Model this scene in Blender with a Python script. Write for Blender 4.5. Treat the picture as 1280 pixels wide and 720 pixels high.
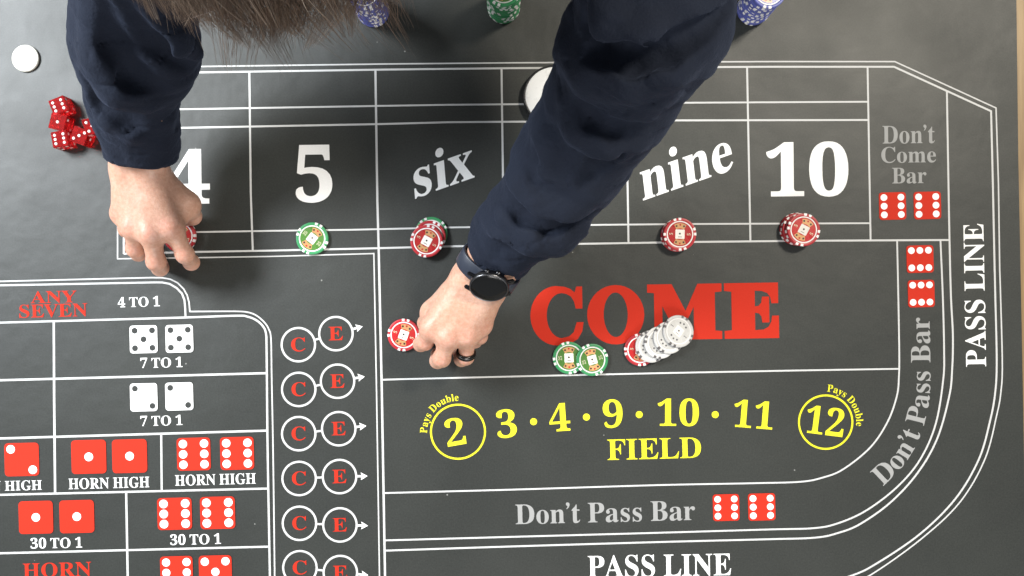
import bpy, bmesh, math, random
import numpy as np
from mathutils import Vector, Matrix

# ------------------------------------------------------------------ scene, camera, light
for o in list(bpy.data.objects):
    bpy.data.objects.remove(o, do_unlink=True)
scene = bpy.context.scene
COL = scene.collection
S = 0.975          # millimetres of table per unit of the drawing below (1280 x 720 units)
H = 1020.0         # camera height above the mat, mm
random.seed(7)
RNG = np.random.default_rng(7)

cam_data = bpy.data.cameras.new('camera')
cam_data.sensor_width = 36.0
cam_data.lens = 36.0 * H / (1280 * S)
cam_data.clip_start = 0.01
cam_data.clip_end = 50.0
cam = bpy.data.objects.new('camera', cam_data)
cam.location = (0, 0, H / 1000)
COL.objects.link(cam)
scene.camera = cam

world = bpy.data.worlds.new('World')
scene.world = world
world.use_nodes = True
world.node_tree.nodes['Background'].inputs['Color'].default_value = (0.90, 0.95, 1.0, 1)
world.node_tree.nodes['Background'].inputs['Strength'].default_value = 0.36

def area_light(name, loc, target, sx, sy, power, color):
    d = bpy.data.lights.new(name, 'AREA')
    d.shape = 'RECTANGLE'; d.size = sx; d.size_y = sy; d.energy = power; d.color = color
    o = bpy.data.objects.new(name, d)
    o.location = loc
    o.rotation_euler = (Vector(target) - Vector(loc)).to_track_quat('-Z', 'Y').to_euler()
    COL.objects.link(o)
    return o
area_light('window_light', (-1.72, 0.84, 1.50), (-0.25, 0.05, 0), 0.9, 0.6, 106, (0.91, 0.96, 1.0))
area_light('ceiling_light', (1.15, 0.95, 1.9), (0.1, -0.05, 0), 0.30, 0.30, 40, (1.0, 0.92, 0.78))
area_light('room_light', (0.5, -3.1, 1.9), (0.0, 0.0, 0), 1.8, 1.0, 74, (1.0, 0.97, 0.93))

scene.view_settings.view_transform = 'Standard'
scene.view_settings.look = 'None'
scene.view_settings.exposure = 0.2
scene.view_settings.gamma = 1.0
scene.view_settings.use_curve_mapping = False
scene.render.engine = 'CYCLES'
scene.cycles.use_denoising = True
scene.cycles.max_bounces = 10
scene.cycles.transmission_bounces = 8

# ------------------------------------------------------------------ helpers
def W(px, py, z=0.0):
    """drawing unit on the mat (+ height in mm) -> metres"""
    return Vector(((px - 640) * S / 1000, (360 - py) * S / 1000, z / 1000))

def A(px, py, z):
    """a point at height z (mm) standing over the table, in mm; px, py as sighted from the camera"""
    k = S * (H - z) / H
    return np.array([(px - 640) * k, (360 - py) * k, z])

def link(name, me, mat=None, parent=None):
    o = bpy.data.objects.new(name, me)
    COL.objects.link(o)
    if mat is not None and me is not None and len(me.materials) == 0:
        me.materials.append(mat)
    if parent is not None:
        o.parent = parent
    return o

def mesh(name, verts, faces, smooth=False):
    me = bpy.data.meshes.new(name)
    me.from_pydata([tuple(v) for v in verts], [], faces)
    me.update()
    if smooth:
        me.polygons.foreach_set('use_smooth', [True] * len(me.polygons))
    return me

def empty(name, loc=(0, 0, 0)):
    o = bpy.data.objects.new(name, None)
    o.empty_display_size = 0.02
    o.location = loc
    COL.objects.link(o)
    return o

def tag(o, label=None, cat=None, group=None, kind=None):
    if label: o['label'] = label
    if cat: o['category'] = cat
    if group: o['group'] = group
    if kind: o['kind'] = kind
    return o

def new_mat(name, color=(0.5, 0.5, 0.5), rough=0.5, spec=0.5):
    m = bpy.data.materials.new(name)
    m.use_nodes = True
    b = m.node_tree.nodes['Principled BSDF']
    b.inputs['Base Color'].default_value = (*color, 1)
    b.inputs['Roughness'].default_value = rough
    b.inputs['Specular IOR Level'].default_value = spec
    return m, m.node_tree, b

def noise_node(nt, scale, detail=3.0, rough=0.5, vec=None):
    n = nt.nodes.new('ShaderNodeTexNoise')
    n.inputs['Scale'].default_value = scale
    n.inputs['Detail'].default_value = detail
    n.inputs['Roughness'].default_value = rough
    if vec: nt.links.new(vec, n.inputs['Vector'])
    return n

def ramp_node(nt, fac, stops):
    r = nt.nodes.new('ShaderNodeValToRGB')
    cr = r.color_ramp
    while len(cr.elements) > 1: cr.elements.remove(cr.elements[-1])
    for i, (p, c) in enumerate(stops):
        e = cr.elements[0] if i == 0 else cr.elements.new(p)
        e.position = p
        e.color = (*c, 1) if len(c) == 3 else c
    nt.links.new(fac, r.inputs['Fac'])
    return r

def bump_node(nt, height, strength, dist, b, prev=None):
    n = nt.nodes.new('ShaderNodeBump')
    n.inputs['Strength'].default_value = strength
    n.inputs['Distance'].default_value = dist
    nt.links.new(height, n.inputs['Height'])
    if prev: nt.links.new(prev.outputs['Normal'], n.inputs['Normal'])
    nt.links.new(n.outputs['Normal'], b.inputs['Normal'])
    return n

def pos_out(nt):
    g = nt.nodes.new('ShaderNodeNewGeometry')
    return g.outputs['Position']

def obj_out(nt):
    g = nt.nodes.new('ShaderNodeTexCoord')
    return g.outputs['Object']

def mixcol(nt, fac, a, b, blend='MIX'):
    m = nt.nodes.new('ShaderNodeMix'); m.data_type = 'RGBA'; m.blend_type = blend
    for k, v in (('Factor', fac), ('A', a), ('B', b)):
        sock = [s for s in m.inputs if s.name == k and (s.type == 'RGBA' or (k == 'Factor' and s.type == 'VALUE'))][0]
        if hasattr(v, 'is_linked'): nt.links.new(v, sock)
        elif isinstance(v, (int, float)): sock.default_value = v
        else: sock.default_value = (*v, 1)
    return [s for s in m.outputs if s.type == 'RGBA'][0]

# ------------------------------------------------------------------ materials
def mat_felt():
    m, nt, b = new_mat('mat_cloth', (0.045, 0.047, 0.045), 0.62, 0.5)
    p = pos_out(nt)
    n1 = noise_node(nt, 5.0, 4, 0.6, p)
    r1 = ramp_node(nt, n1.outputs['Fac'], [(0.3, (0.0105, 0.0124, 0.0102)), (0.7, (0.0200, 0.0228, 0.0192))])
    n2 = noise_node(nt, 480, 3, 0.75, p)
    c2 = mixcol(nt, 0.36, r1.outputs['Color'], ramp_node(nt, n2.outputs['Fac'], [(0.3, (0.008, 0.009, 0.008)), (0.72, (0.050, 0.052, 0.048))]).outputs['Color'])
    # lint and dust specks
    v = nt.nodes.new('ShaderNodeTexVoronoi'); v.inputs['Scale'].default_value = 26
    nt.links.new(p, v.inputs['Vector'])
    lt = nt.nodes.new('ShaderNodeMath'); lt.operation = 'LESS_THAN'; lt.inputs[1].default_value = 0.026
    nt.links.new(v.outputs['Distance'], lt.inputs[0])
    sep = nt.nodes.new('ShaderNodeSeparateColor'); nt.links.new(v.outputs['Color'], sep.inputs[0])
    gt = nt.nodes.new('ShaderNodeMath'); gt.operation = 'GREATER_THAN'; gt.inputs[1].default_value = 0.6
    nt.links.new(sep.outputs[0], gt.inputs[0])
    mu = nt.nodes.new('ShaderNodeMath'); mu.operation = 'MULTIPLY'
    nt.links.new(lt.outputs[0], mu.inputs[0]); nt.links.new(gt.outputs[0], mu.inputs[1])
    mu2 = nt.nodes.new('ShaderNodeMath'); mu2.operation = 'MULTIPLY'; mu2.inputs[1].default_value = 0.55
    nt.links.new(mu.outputs[0], mu2.inputs[0])
    c3 = mixcol(nt, mu2.outputs[0], c2, (0.35, 0.35, 0.33))
    nt.links.new(c3, b.inputs['Base Color'])
    n4 = noise_node(nt, 9, 3, 0.6, p)
    rr = nt.nodes.new('ShaderNodeMapRange'); rr.inputs['To Min'].default_value = 0.40; rr.inputs['To Max'].default_value = 0.58
    nt.links.new(n4.outputs['Fac'], rr.inputs['Value']); nt.links.new(rr.outputs[0], b.inputs['Roughness'])
    n3 = noise_node(nt, 1400, 2, 0.6, p)
    b1 = bump_node(nt, n3.outputs['Fac'], 0.35, 0.0004, b)
    n5 = noise_node(nt, 14, 3, 0.55, p)
    bump_node(nt, n5.outputs['Fac'], 0.25, 0.006, b, b1)
    return m

def mat_print(name, col, dark=0.95):
    m, nt, b = new_mat(name, col, 0.7, 0.18)
    p = pos_out(nt)
    n = noise_node(nt, 700, 2, 0.6, p)
    c = mixcol(nt, ramp_node(nt, n.outputs['Fac'], [(0.35, (0, 0, 0)), (0.65, (1, 1, 1))]).outputs['Color'],
               tuple(x * dark for x in col), col)
    nt.links.new(c, b.inputs['Base Color'])
    bump_node(nt, n.outputs['Fac'], 0.3, 0.0003, b)
    return m

def mat_plastic(name, col, rough=0.38, var=0.10, spec=0.5):
    m, nt, b = new_mat(name, col, rough, spec)
    p = obj_out(nt)
    n = noise_node(nt, 160, 4, 0.65, p)
    c = mixcol(nt, n.outputs['Fac'], tuple(x * (1 - var) for x in col), tuple(min(1, x * (1 + var)) for x in col))
    oi = nt.nodes.new('ShaderNodeObjectInfo')
    mv = nt.nodes.new('ShaderNodeMapRange'); mv.inputs['To Min'].default_value = 0.84; mv.inputs['To Max'].default_value = 1.08
    nt.links.new(oi.outputs['Random'], mv.inputs['Value'])
    hs = nt.nodes.new('ShaderNodeHueSaturation'); nt.links.new(c, hs.inputs['Color']); nt.links.new(mv.outputs[0], hs.inputs['Value'])
    gr = noise_node(nt, 75, 5, 0.7, p)
    c = mixcol(nt, ramp_node(nt, gr.outputs['Fac'], [(0.52, (0, 0, 0)), (0.75, (0.28, 0.28, 0.28))]).outputs['Color'], hs.outputs['Color'], (0.10, 0.085, 0.07))
    nt.links.new(c, b.inputs['Base Color'])
    n2 = noise_node(nt, 420, 3, 0.6, p)
    mr = nt.nodes.new('ShaderNodeMapRange'); mr.inputs['To Min'].default_value = rough - 0.08; mr.inputs['To Max'].default_value = rough + 0.14
    nt.links.new(n.outputs['Fac'], mr.inputs['Value']); nt.links.new(mr.outputs[0], b.inputs['Roughness'])
    bump_node(nt, n2.outputs['Fac'], 0.12, 0.0003, b)
    return m

M = {}
M['felt'] = mat_felt()
M['white'] = mat_print('white_print', (0.82, 0.82, 0.81))
M['line'] = mat_print('line_print', (0.55, 0.55, 0.545))
M['grey'] = mat_print('grey_print', (0.31, 0.31, 0.305))
M['red'] = mat_print('red_print', (0.50, 0.025, 0.010))
M['yellow'] = mat_print('yellow_print', (0.72, 0.68, 0.028))
M['ink'] = mat_print('dark_print', (0.040, 0.042, 0.041))
M['chip_red'] = mat_plastic('red_chip', (0.38, 0.015, 0.022))
M['chip_green'] = mat_plastic('green_chip', (0.030, 0.24, 0.085))
M['chip_blue'] = mat_plastic('blue_chip', (0.070, 0.085, 0.30))
M['chip_white'] = mat_plastic('white_chip', (0.53, 0.52, 0.505), 0.42, 0.08)
M['chip_grey'] = mat_plastic('grey_chip_marks', (0.085, 0.08, 0.085), 0.42, 0.05)
M['chip_spot'] = mat_plastic('chip_spot', (0.76, 0.74, 0.72), 0.4, 0.05)
M['inlay_red'] = mat_plastic('red_inlay', (0.42, 0.016, 0.016), 0.25)
M['inlay_green'] = mat_plastic('green_inlay', (0.075, 0.20, 0.035), 0.25)
M['inlay_white'] = mat_plastic('white_inlay', (0.50, 0.49, 0.47), 0.25, 0.04)
M['inlay_blue'] = mat_plastic('blue_inlay', (0.06, 0.075, 0.26), 0.25)
M['inlay_gold'] = mat_plastic('gold_inlay', (0.55, 0.30, 0.13), 0.25)
M['inlay_pale'] = mat_plastic('pale_inlay_marks', (0.62, 0.60, 0.42), 0.25)
M['inlay_dark'] = mat_plastic('dark_inlay_marks', (0.03, 0.022, 0.02), 0.3)
M['card'] = mat_plastic('inlay_card', (0.78, 0.74, 0.68), 0.22, 0.03)
M['puck_white'] = mat_plastic('puck_white', (0.80, 0.80, 0.79), 0.35, 0.03)
M['black'] = mat_plastic('black_plastic', (0.012, 0.012, 0.013), 0.35)
M['lammer'] = mat_plastic('button_white', (0.52, 0.51, 0.45), 0.35, 0.03)
M['lammer_mark'] = mat_plastic('button_mark', (0.36, 0.31, 0.17), 0.35, 0.05)

def mat_wood():
    m, nt, b = new_mat('table_wood', (0.3, 0.18, 0.08), 0.45)
    p = pos_out(nt)
    mp = nt.nodes.new('ShaderNodeMapping'); mp.inputs['Scale'].default_value = (30, 2.0, 10)
    nt.links.new(p, mp.inputs['Vector'])
    n = noise_node(nt, 4, 6, 0.6, mp.outputs['Vector'])
    r = ramp_node(nt, n.outputs['Fac'], [(0.3, (0.20, 0.125, 0.055)), (0.7, (0.34, 0.23, 0.11))])
    nt.links.new(r.outputs['Color'], b.inputs['Base Color'])
    bump_node(nt, n.outputs['Fac'], 0.2, 0.001, b)
    return m
M['wood'] = mat_wood()

def mat_skin():
    m, nt, b = new_mat('skin', (0.62, 0.36, 0.26), 0.46, 0.45)
    p = pos_out(nt)
    n = noise_node(nt, 38, 4, 0.6, p)
    r = ramp_node(nt, n.outputs['Fac'], [(0.30, (0.41, 0.212, 0.138)), (0.52, (0.47, 0.260, 0.178)), (0.72, (0.525, 0.312, 0.228))])
    att = nt.nodes.new('ShaderNodeAttribute'); att.attribute_name = 'redness'
    c = mixcol(nt, att.outputs['Fac'], r.outputs['Color'], (0.50, 0.205, 0.145))
    n0 = noise_node(nt, 260, 3, 0.6, p)
    c = mixcol(nt, 0.22, c, ramp_node(nt, n0.outputs['Fac'], [(0.35, (0.42, 0.22, 0.15)), (0.65, (0.74, 0.50, 0.40))]).outputs['Color'])
    nt.links.new(c, b.inputs['Base Color'])
    b.inputs['Subsurface Weight'].default_value = 0.22
    b.inputs['Subsurface Radius'].default_value = (1.0, 0.35, 0.2)
    b.inputs['Subsurface Scale'].default_value = 0.005
    v = nt.nodes.new('ShaderNodeTexVoronoi'); v.inputs['Scale'].default_value = 520
    nt.links.new(p, v.inputs['Vector'])
    b1 = bump_node(nt, v.outputs['Distance'], 0.22, 0.0006, b)
    n2 = noise_node(nt, 120, 4, 0.65, p)
    bump_node(nt, n2.outputs['Fac'], 0.25, 0.0016, b, b1)
    return m
M['skin'] = mat_skin()

def mat_sweater():
    m, nt, b = new_mat('navy_fleece', (0.013, 0.018, 0.040), 0.9, 0.2)
    p = pos_out(nt)
    n = noise_node(nt, 30, 4, 0.6, p)
    r = ramp_node(nt, n.outputs['Fac'], [(0.3, (0.0036, 0.0058, 0.0136)), (0.7, (0.0056, 0.0092, 0.0200))])
    n0 = noise_node(nt, 620, 3, 0.75, p)
    c = mixcol(nt, n0.outputs['Fac'], r.outputs['Color'], (0.013, 0.0165, 0.027))
    nt.links.new(c, b.inputs['Base Color'])
    b.inputs['Sheen Weight'].default_value = 0.07
    b.inputs['Sheen Roughness'].default_value = 0.4
    b.inputs['Sheen Tint'].default_value = (0.45, 0.58, 0.95, 1)
    b1 = bump_node(nt, n0.outputs['Fac'], 0.45, 0.0008, b)
    n2 = noise_node(nt, 45, 4, 0.6, p)
    b2 = bump_node(nt, n2.outputs['Fac'], 0.30, 0.004, b, b1)
    n3 = noise_node(nt, 230, 4, 0.7, p)
    bump_node(nt, n3.outputs['Fac'], 0.45, 0.0025, b, b2)
    return m
M['navy'] = mat_sweater()

def mat_hair():
    m, nt, b = new_mat('brown_hair', (0.06, 0.03, 0.016), 0.42, 0.5)
    att = nt.nodes.new('ShaderNodeAttribute'); att.attribute_name = 'strand'
    r = ramp_node(nt, att.outputs['Fac'], [(0.0, (0.022, 0.013, 0.008)), (0.45, (0.075, 0.045, 0.028)), (0.8, (0.16, 0.110, 0.076)), (1.0, (0.38, 0.31, 0.25))])
    nt.links.new(r.outputs['Color'], b.inputs['Base Color'])
    return m
M['hair'] = mat_hair()

def mat_dice():
    m, nt, b = new_mat('clear_red_acrylic', (0.88, 0.022, 0.024), 0.06, 0.5)
    b.inputs['Transmission Weight'].default_value = 0.82
    b.inputs['IOR'].default_value = 1.49
    return m
M['dice'] = mat_dice()
M['pip'] = mat_plastic('white_pip', (0.84, 0.83, 0.81), 0.4, 0.03)

def mat_watch_glass():
    m, nt, b = new_mat('watch_glass', (0.003, 0.003, 0.003), 0.12, 0.35)
    return m
M['watch_glass'] = mat_watch_glass()
m_, nt_, b_ = new_mat('dark_steel', (0.10, 0.10, 0.105), 0.28); b_.inputs['Metallic'].default_value = 1.0
M['steel'] = m_
m_, nt_, b_ = new_mat('black_metal', (0.035, 0.032, 0.030), 0.24); b_.inputs['Metallic'].default_value = 0.9
M['ring'] = m_
M['strap'] = mat_plastic('dark_strap', (0.020, 0.026, 0.042), 0.45)
GLYPH = {
 '0':(375,[[188,-7,150,-3,118,7,91,24,69,48,51,76,39,111,30,150,25,193,23,241,25,289,30,332,39,371,51,405,69,433,91,456,118,473,150,483,189,486,225,483,257,473,283,456,305,433,322,405,336,370,345,331,351,288,353,240,351,193,345,150,336,110,322,76,305,47,283,24,256,7,225,-3],[188,37,210,43,227,61,237,91,243,131,247,181,248,240,247,300,243,349,237,390,227,419,211,437,189,443,166,437,150,419,139,390,132,349,128,300,127,240,128,181,132,131,139,91,150,61,166,43]]),
 '1':(375,[[65,0,65,36,120,36,131,37,139,40,146,45,150,53,153,64,154,79,154,416,108,365,94,355,81,348,67,346,57,347,48,352,40,359,33,369,29,381,28,396,74,412,91,420,111,432,132,447,179,482,254,482,254,79,255,66,257,56,261,47,267,41,276,37,288,36,343,36,343,0]]),
 '2':(375,[[24,0,24,69,123,171,148,198,170,223,187,245,200,266,210,287,218,307,222,327,225,349,226,371,225,395,220,413,212,427,202,437,189,443,174,445,153,442,137,432,126,416,118,393,114,364,112,329,88,331,68,336,50,344,37,357,29,374,26,396,28,411,34,426,43,441,55,454,72,465,92,474,116,481,143,485,174,486,220,483,258,473,288,456,310,434,323,407,328,375,327,359,324,344,319,329,313,314,303,298,291,281,238,220,154,138,87,74,244,74,257,75,269,79,279,86,288,95,295,107,300,120,305,141,345,141,341,0]]),
 '3':(375,[[163,-7,132,-5,104,-2,81,5,62,13,46,23,34,35,26,47,20,60,19,74,21,90,26,103,36,113,48,120,61,125,76,126,78,100,86,79,99,62,116,50,135,43,158,40,173,41,187,44,199,49,211,56,221,66,230,79,236,95,240,115,241,139,238,163,229,184,214,202,194,216,168,224,137,227,95,227,95,269,140,269,166,272,188,281,204,296,216,316,223,340,225,367,223,390,219,409,211,424,200,436,186,443,169,445,154,444,142,439,133,430,125,419,120,406,116,391,111,341,86,343,64,348,47,356,34,367,27,382,24,401,28,423,41,444,62,461,91,475,128,483,173,486,217,483,255,474,286,458,309,436,323,409,328,377,324,348,315,323,298,301,277,283,253,267,225,256,243,252,261,246,279,238,297,228,312,216,326,201,336,184,342,163,345,138,343,112,338,90,329,70,318,52,304,37,288,25,271,15,251,7,230,1,209,-3,186,-6]]),
 '4':(375,[[121,0,121,36,140,36,154,37,167,39,179,44,188,52,193,65,195,84,195,125,9,125,9,166,199,480,293,480,293,169,363,169,363,125,293,125,293,84,295,65,300,52,309,44,320,39,333,37,348,36,357,36,357,0],[56,169,195,169,195,287,196,351,199,416,189,394,174,366,158,338,146,319]]),
 '5':(375,[[165,-7,133,-5,106,-1,84,5,66,14,51,24,40,35,33,48,28,61,27,75,29,89,33,101,42,109,53,116,66,120,81,121,81,108,84,96,88,83,93,71,101,61,111,52,123,46,137,42,154,40,169,41,183,45,195,50,207,58,217,69,226,83,232,101,236,122,237,148,234,178,226,203,213,223,195,236,173,244,146,247,103,243,71,235,40,247,62,480,316,480,319,357,281,357,275,380,267,399,261,403,254,405,244,406,105,406,94,281,126,288,168,291,216,287,258,276,293,256,319,228,335,192,340,148,338,120,333,96,324,75,312,56,299,40,282,27,265,16,246,8,226,1,205,-3,185,-6]]),
 '6':(375,[[197,-7,165,-4,136,4,109,18,86,37,67,62,51,93,39,130,33,173,30,222,32,258,35,293,42,325,51,356,63,384,77,409,94,432,114,450,137,466,163,477,191,484,222,486,249,485,272,482,291,476,307,468,319,459,329,449,335,437,339,425,340,412,338,399,332,387,322,376,307,367,287,362,260,360,256,400,253,413,249,424,243,434,236,441,227,445,216,447,191,441,170,426,152,401,139,366,130,322,125,269,161,286,177,291,196,293,218,294,256,290,288,278,315,258,336,230,348,196,352,155,348,110,334,71,313,38,282,13,244,-2],[199,38,215,41,228,49,239,64,248,85,253,113,255,148,253,181,247,208,238,228,226,242,211,250,193,253,180,252,168,249,154,243,142,236,132,228,125,221,128,162,135,116,147,81,162,57,179,42]]),
 '7':(375,[[111,0,289,406,113,406,93,403,80,391,74,372,70,338,30,338,33,480,353,480,353,447,168,0]]),
 '8':(375,[[183,-7,148,-5,118,1,91,11,69,24,51,39,38,57,28,78,22,99,20,122,23,150,32,173,47,193,67,211,91,227,119,242,94,259,74,276,57,296,45,316,38,339,36,364,37,385,42,404,50,423,62,441,79,456,99,469,125,478,156,484,191,486,235,483,271,471,299,453,318,429,330,401,334,369,332,344,324,322,310,305,292,289,270,274,244,260,280,240,309,220,330,199,344,177,352,153,355,127,350,88,335,55,310,29,276,9,234,-3],[203,283,218,293,230,304,239,317,245,332,249,350,250,370,249,383,247,395,243,407,237,418,230,428,222,436,212,442,200,446,187,447,170,445,156,438,145,426,137,410,132,392,130,372,132,351,139,333,149,318,163,306,181,294],[187,32,208,34,226,42,241,55,253,72,260,92,262,116,259,136,252,154,239,170,220,185,195,200,164,216,150,205,137,192,126,178,118,161,112,142,111,120,113,95,120,74,132,56,147,42,165,34]]),
 '9':(375,[[152,-7,127,-5,106,-2,88,4,73,12,62,22,53,33,47,45,44,57,42,69,43,79,46,87,50,94,57,100,65,104,75,107,83,88,92,71,103,56,118,45,135,38,156,36,188,43,213,67,232,106,244,160,251,230,240,218,227,207,212,198,195,191,176,186,155,185,119,189,87,201,60,220,40,248,28,282,24,324,26,355,32,383,42,409,56,431,74,450,95,466,120,477,147,484,177,486,209,484,238,476,264,463,287,444,307,420,323,390,335,353,343,310,345,261,344,225,340,190,334,157,326,126,315,97,301,72,284,49,264,30,241,14,215,3,185,-4],[184,233,199,234,212,239,224,245,235,255,243,265,251,278,248,330,242,372,231,403,217,424,201,437,181,441,164,438,149,429,137,413,128,391,123,362,121,328,125,286,137,257,156,239]]),
 'A':(437,[[-9,0,-9,18,4,19,14,24,24,30,32,41,41,55,49,75,206,466,224,465,384,87,411,34,420,25,430,20,443,18,443,0,229,0,229,18,259,21,277,30,283,46,273,81,253,132,103,132,79,71,76,59,75,48,80,32,96,21,124,18,128,18,128,0],[113,161,242,161,177,319]]),
 'B':(443,[[16,0,16,17,36,20,52,25,62,32,69,44,73,60,75,82,75,369,74,386,72,401,69,412,65,421,59,428,51,433,41,436,30,438,15,439,15,455,220,455,284,451,333,439,368,418,389,388,396,351,389,313,369,283,335,261,287,247,344,231,385,206,410,173,418,132,413,93,397,61,371,35,335,15,291,4,238,0],[182,252,188,252,220,254,245,261,263,272,275,290,282,314,285,345,283,373,278,395,269,412,257,424,239,431,216,434,203,433,193,430,188,425,185,417,183,406,182,391],[222,24,248,27,268,35,283,49,293,69,299,95,301,128,298,162,290,188,277,208,258,221,231,228,197,231,182,231,182,65,183,51,186,41,190,33,198,28,208,25]]),
 'C':(468,[[257,-11,213,-7,174,3,137,20,105,43,78,71,56,104,39,142,29,184,26,228,30,273,39,314,56,351,79,384,106,412,139,435,176,452,216,462,259,465,292,463,328,454,367,440,388,435,402,439,413,449,419,465,437,465,437,308,420,308,403,347,381,380,356,407,328,427,298,439,265,443,222,435,187,409,163,365,149,304,144,226,149,153,165,97,192,56,230,32,278,24,305,26,331,33,358,45,383,61,407,81,428,106,447,89,409,45,365,14,314,-5]]),
 'D':(496,[[20,0,20,17,39,19,53,23,63,30,69,39,73,54,74,75,74,374,72,397,68,415,61,426,50,433,35,437,15,439,15,455,222,455,296,449,357,429,405,396,433,364,452,325,464,279,468,228,463,167,449,116,424,74,390,42,346,19,292,5,228,0],[222,24,262,30,295,47,319,75,337,115,347,166,351,229,345,303,330,360,305,401,269,425,223,433,208,432,197,429,190,423,185,415,183,402,182,385,182,72,183,55,185,42,190,34,197,29,208,25]]),
 'E':(442,[[14,0,14,17,35,18,51,22,62,30,70,41,74,57,75,78,75,369,74,394,69,413,62,425,51,433,36,437,16,439,16,455,399,455,399,320,383,320,375,357,361,386,340,406,312,420,276,428,232,430,200,428,194,426,189,422,186,417,183,388,183,246,193,246,221,248,243,256,259,269,272,288,281,313,288,345,304,345,304,118,287,118,284,143,280,164,273,181,264,195,254,206,241,213,225,218,207,221,185,222,183,222,183,67,184,53,187,42,192,35,201,31,213,28,230,28,261,29,289,32,313,39,335,48,354,60,371,75,386,94,399,116,411,143,430,143,402,0]]),
 'F':(404,[[15,0,15,17,36,20,52,26,62,34,69,45,73,62,75,84,75,375,73,396,69,412,61,423,50,430,35,435,14,439,14,455,394,455,394,320,377,320,372,345,365,367,355,385,343,400,328,412,310,420,288,426,261,430,230,431,200,429,194,428,189,425,186,421,182,398,182,247,190,247,217,250,239,257,256,270,269,289,278,314,284,347,302,347,302,118,285,118,279,154,269,181,257,200,239,213,217,221,189,224,182,224,182,81,183,66,185,53,188,43,193,34,200,28,210,24,222,20,238,18,257,17,257,0]]),
 'G':(508,[[268,-10,222,-7,179,3,141,19,108,42,80,70,57,103,41,141,31,183,28,229,31,274,41,315,57,352,80,385,107,413,139,435,176,452,215,462,257,465,293,463,330,454,369,441,388,436,395,437,401,439,406,443,419,465,437,465,437,308,420,308,409,334,397,357,382,379,366,397,348,413,329,426,309,436,288,441,267,443,224,435,189,409,165,366,151,305,146,228,150,163,161,110,180,67,206,37,238,19,275,13,298,14,316,19,328,27,336,39,341,53,343,71,343,128,341,146,337,161,329,170,317,176,299,180,275,182,275,198,500,198,500,182,481,180,466,177,457,171,451,161,447,147,446,128,446,29,387,7,328,-6]]),
 'H':(523,[[15,0,15,17,36,20,52,24,62,32,69,43,73,59,75,81,75,379,73,398,69,413,62,424,51,431,36,436,16,439,16,455,242,455,242,439,204,432,197,428,191,422,187,415,184,406,183,394,182,379,182,251,342,251,342,379,337,415,334,422,328,428,320,432,282,439,282,455,507,455,507,439,486,436,471,431,461,424,454,414,451,399,449,379,449,81,451,60,455,44,461,33,471,25,487,20,507,17,507,0,282,0,282,17,303,20,318,24,329,31,336,41,340,58,342,81,342,221,182,221,182,81,183,59,187,43,194,32,205,24,221,20,242,17,242,0]]),
 'I':(261,[[13,0,13,17,34,21,50,26,61,32,69,42,74,56,75,75,75,387,74,405,70,419,63,427,52,433,36,437,13,439,13,455,244,455,244,439,223,437,207,433,196,427,188,419,184,405,183,387,183,77,187,44,192,37,198,31,206,26,246,17,246,0]]),
 'L':(426,[[15,0,15,17,36,20,52,24,62,32,69,43,73,59,75,81,75,379,73,399,69,414,62,425,51,432,36,436,16,439,16,455,250,455,250,439,233,438,219,436,208,434,199,430,193,424,188,416,185,407,183,394,182,379,182,83,185,47,188,40,193,35,200,31,234,28,264,29,291,33,315,40,335,49,354,63,370,80,384,100,397,125,409,154,427,154,402,0]]),
 'M':(634,[[14,0,14,17,34,20,50,24,61,32,69,43,74,58,75,79,75,382,75,396,73,407,71,416,66,423,61,428,53,432,15,439,15,455,185,455,317,142,449,455,617,455,617,439,598,436,583,430,573,423,566,412,561,397,560,378,560,85,561,68,562,54,565,43,569,34,574,28,582,23,591,20,602,18,617,17,617,0,396,0,396,17,433,25,440,29,446,36,450,44,453,54,454,68,455,83,455,399,288,0,270,0,105,389,105,80,107,57,112,41,120,30,131,23,148,19,169,17,169,0]]),
 'N':(494,[[403,-11,107,350,107,79,108,57,112,42,119,31,129,24,145,20,167,17,167,0,18,0,18,17,33,18,45,20,54,23,61,27,67,33,71,41,74,51,75,64,76,79,76,388,36,433,18,439,18,455,156,455,391,169,391,377,390,392,389,404,386,414,382,421,376,427,369,431,331,439,331,455,480,455,480,439,459,436,443,432,433,425,427,414,423,398,422,377,422,-11]]),
 'O':(525,[[261,-11,228,-9,198,-3,169,7,142,21,117,38,94,58,75,81,58,106,45,134,35,163,29,195,28,228,29,260,35,292,45,321,58,349,75,374,95,397,117,417,143,434,170,448,200,458,232,464,265,466,298,464,328,458,357,448,384,435,409,418,431,399,451,376,467,351,481,323,490,293,496,261,498,228,496,195,490,163,481,134,467,106,450,81,430,58,408,38,383,21,355,7,325,-3,294,-9],[265,12,306,21,338,47,361,90,375,150,379,228,376,293,365,346,348,389,324,419,294,437,260,443,219,435,186,409,163,366,150,305,145,228,149,163,159,109,177,67,201,37,230,18]]),
 'P':(418,[[15,0,15,17,36,20,52,24,62,32,69,43,73,59,75,81,75,379,73,398,69,413,62,424,51,431,36,436,16,439,16,455,214,455,265,454,306,449,336,440,357,429,375,415,390,398,400,378,407,356,409,332,404,296,390,266,367,240,334,221,292,209,242,206,182,206,182,81,183,59,187,43,194,32,205,24,221,20,242,17,242,0],[182,230,201,230,231,232,255,240,272,253,283,271,290,297,292,329,290,361,285,387,275,406,261,420,241,428,216,431,204,430,195,428,189,424,185,418,183,409,182,398]]),
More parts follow.
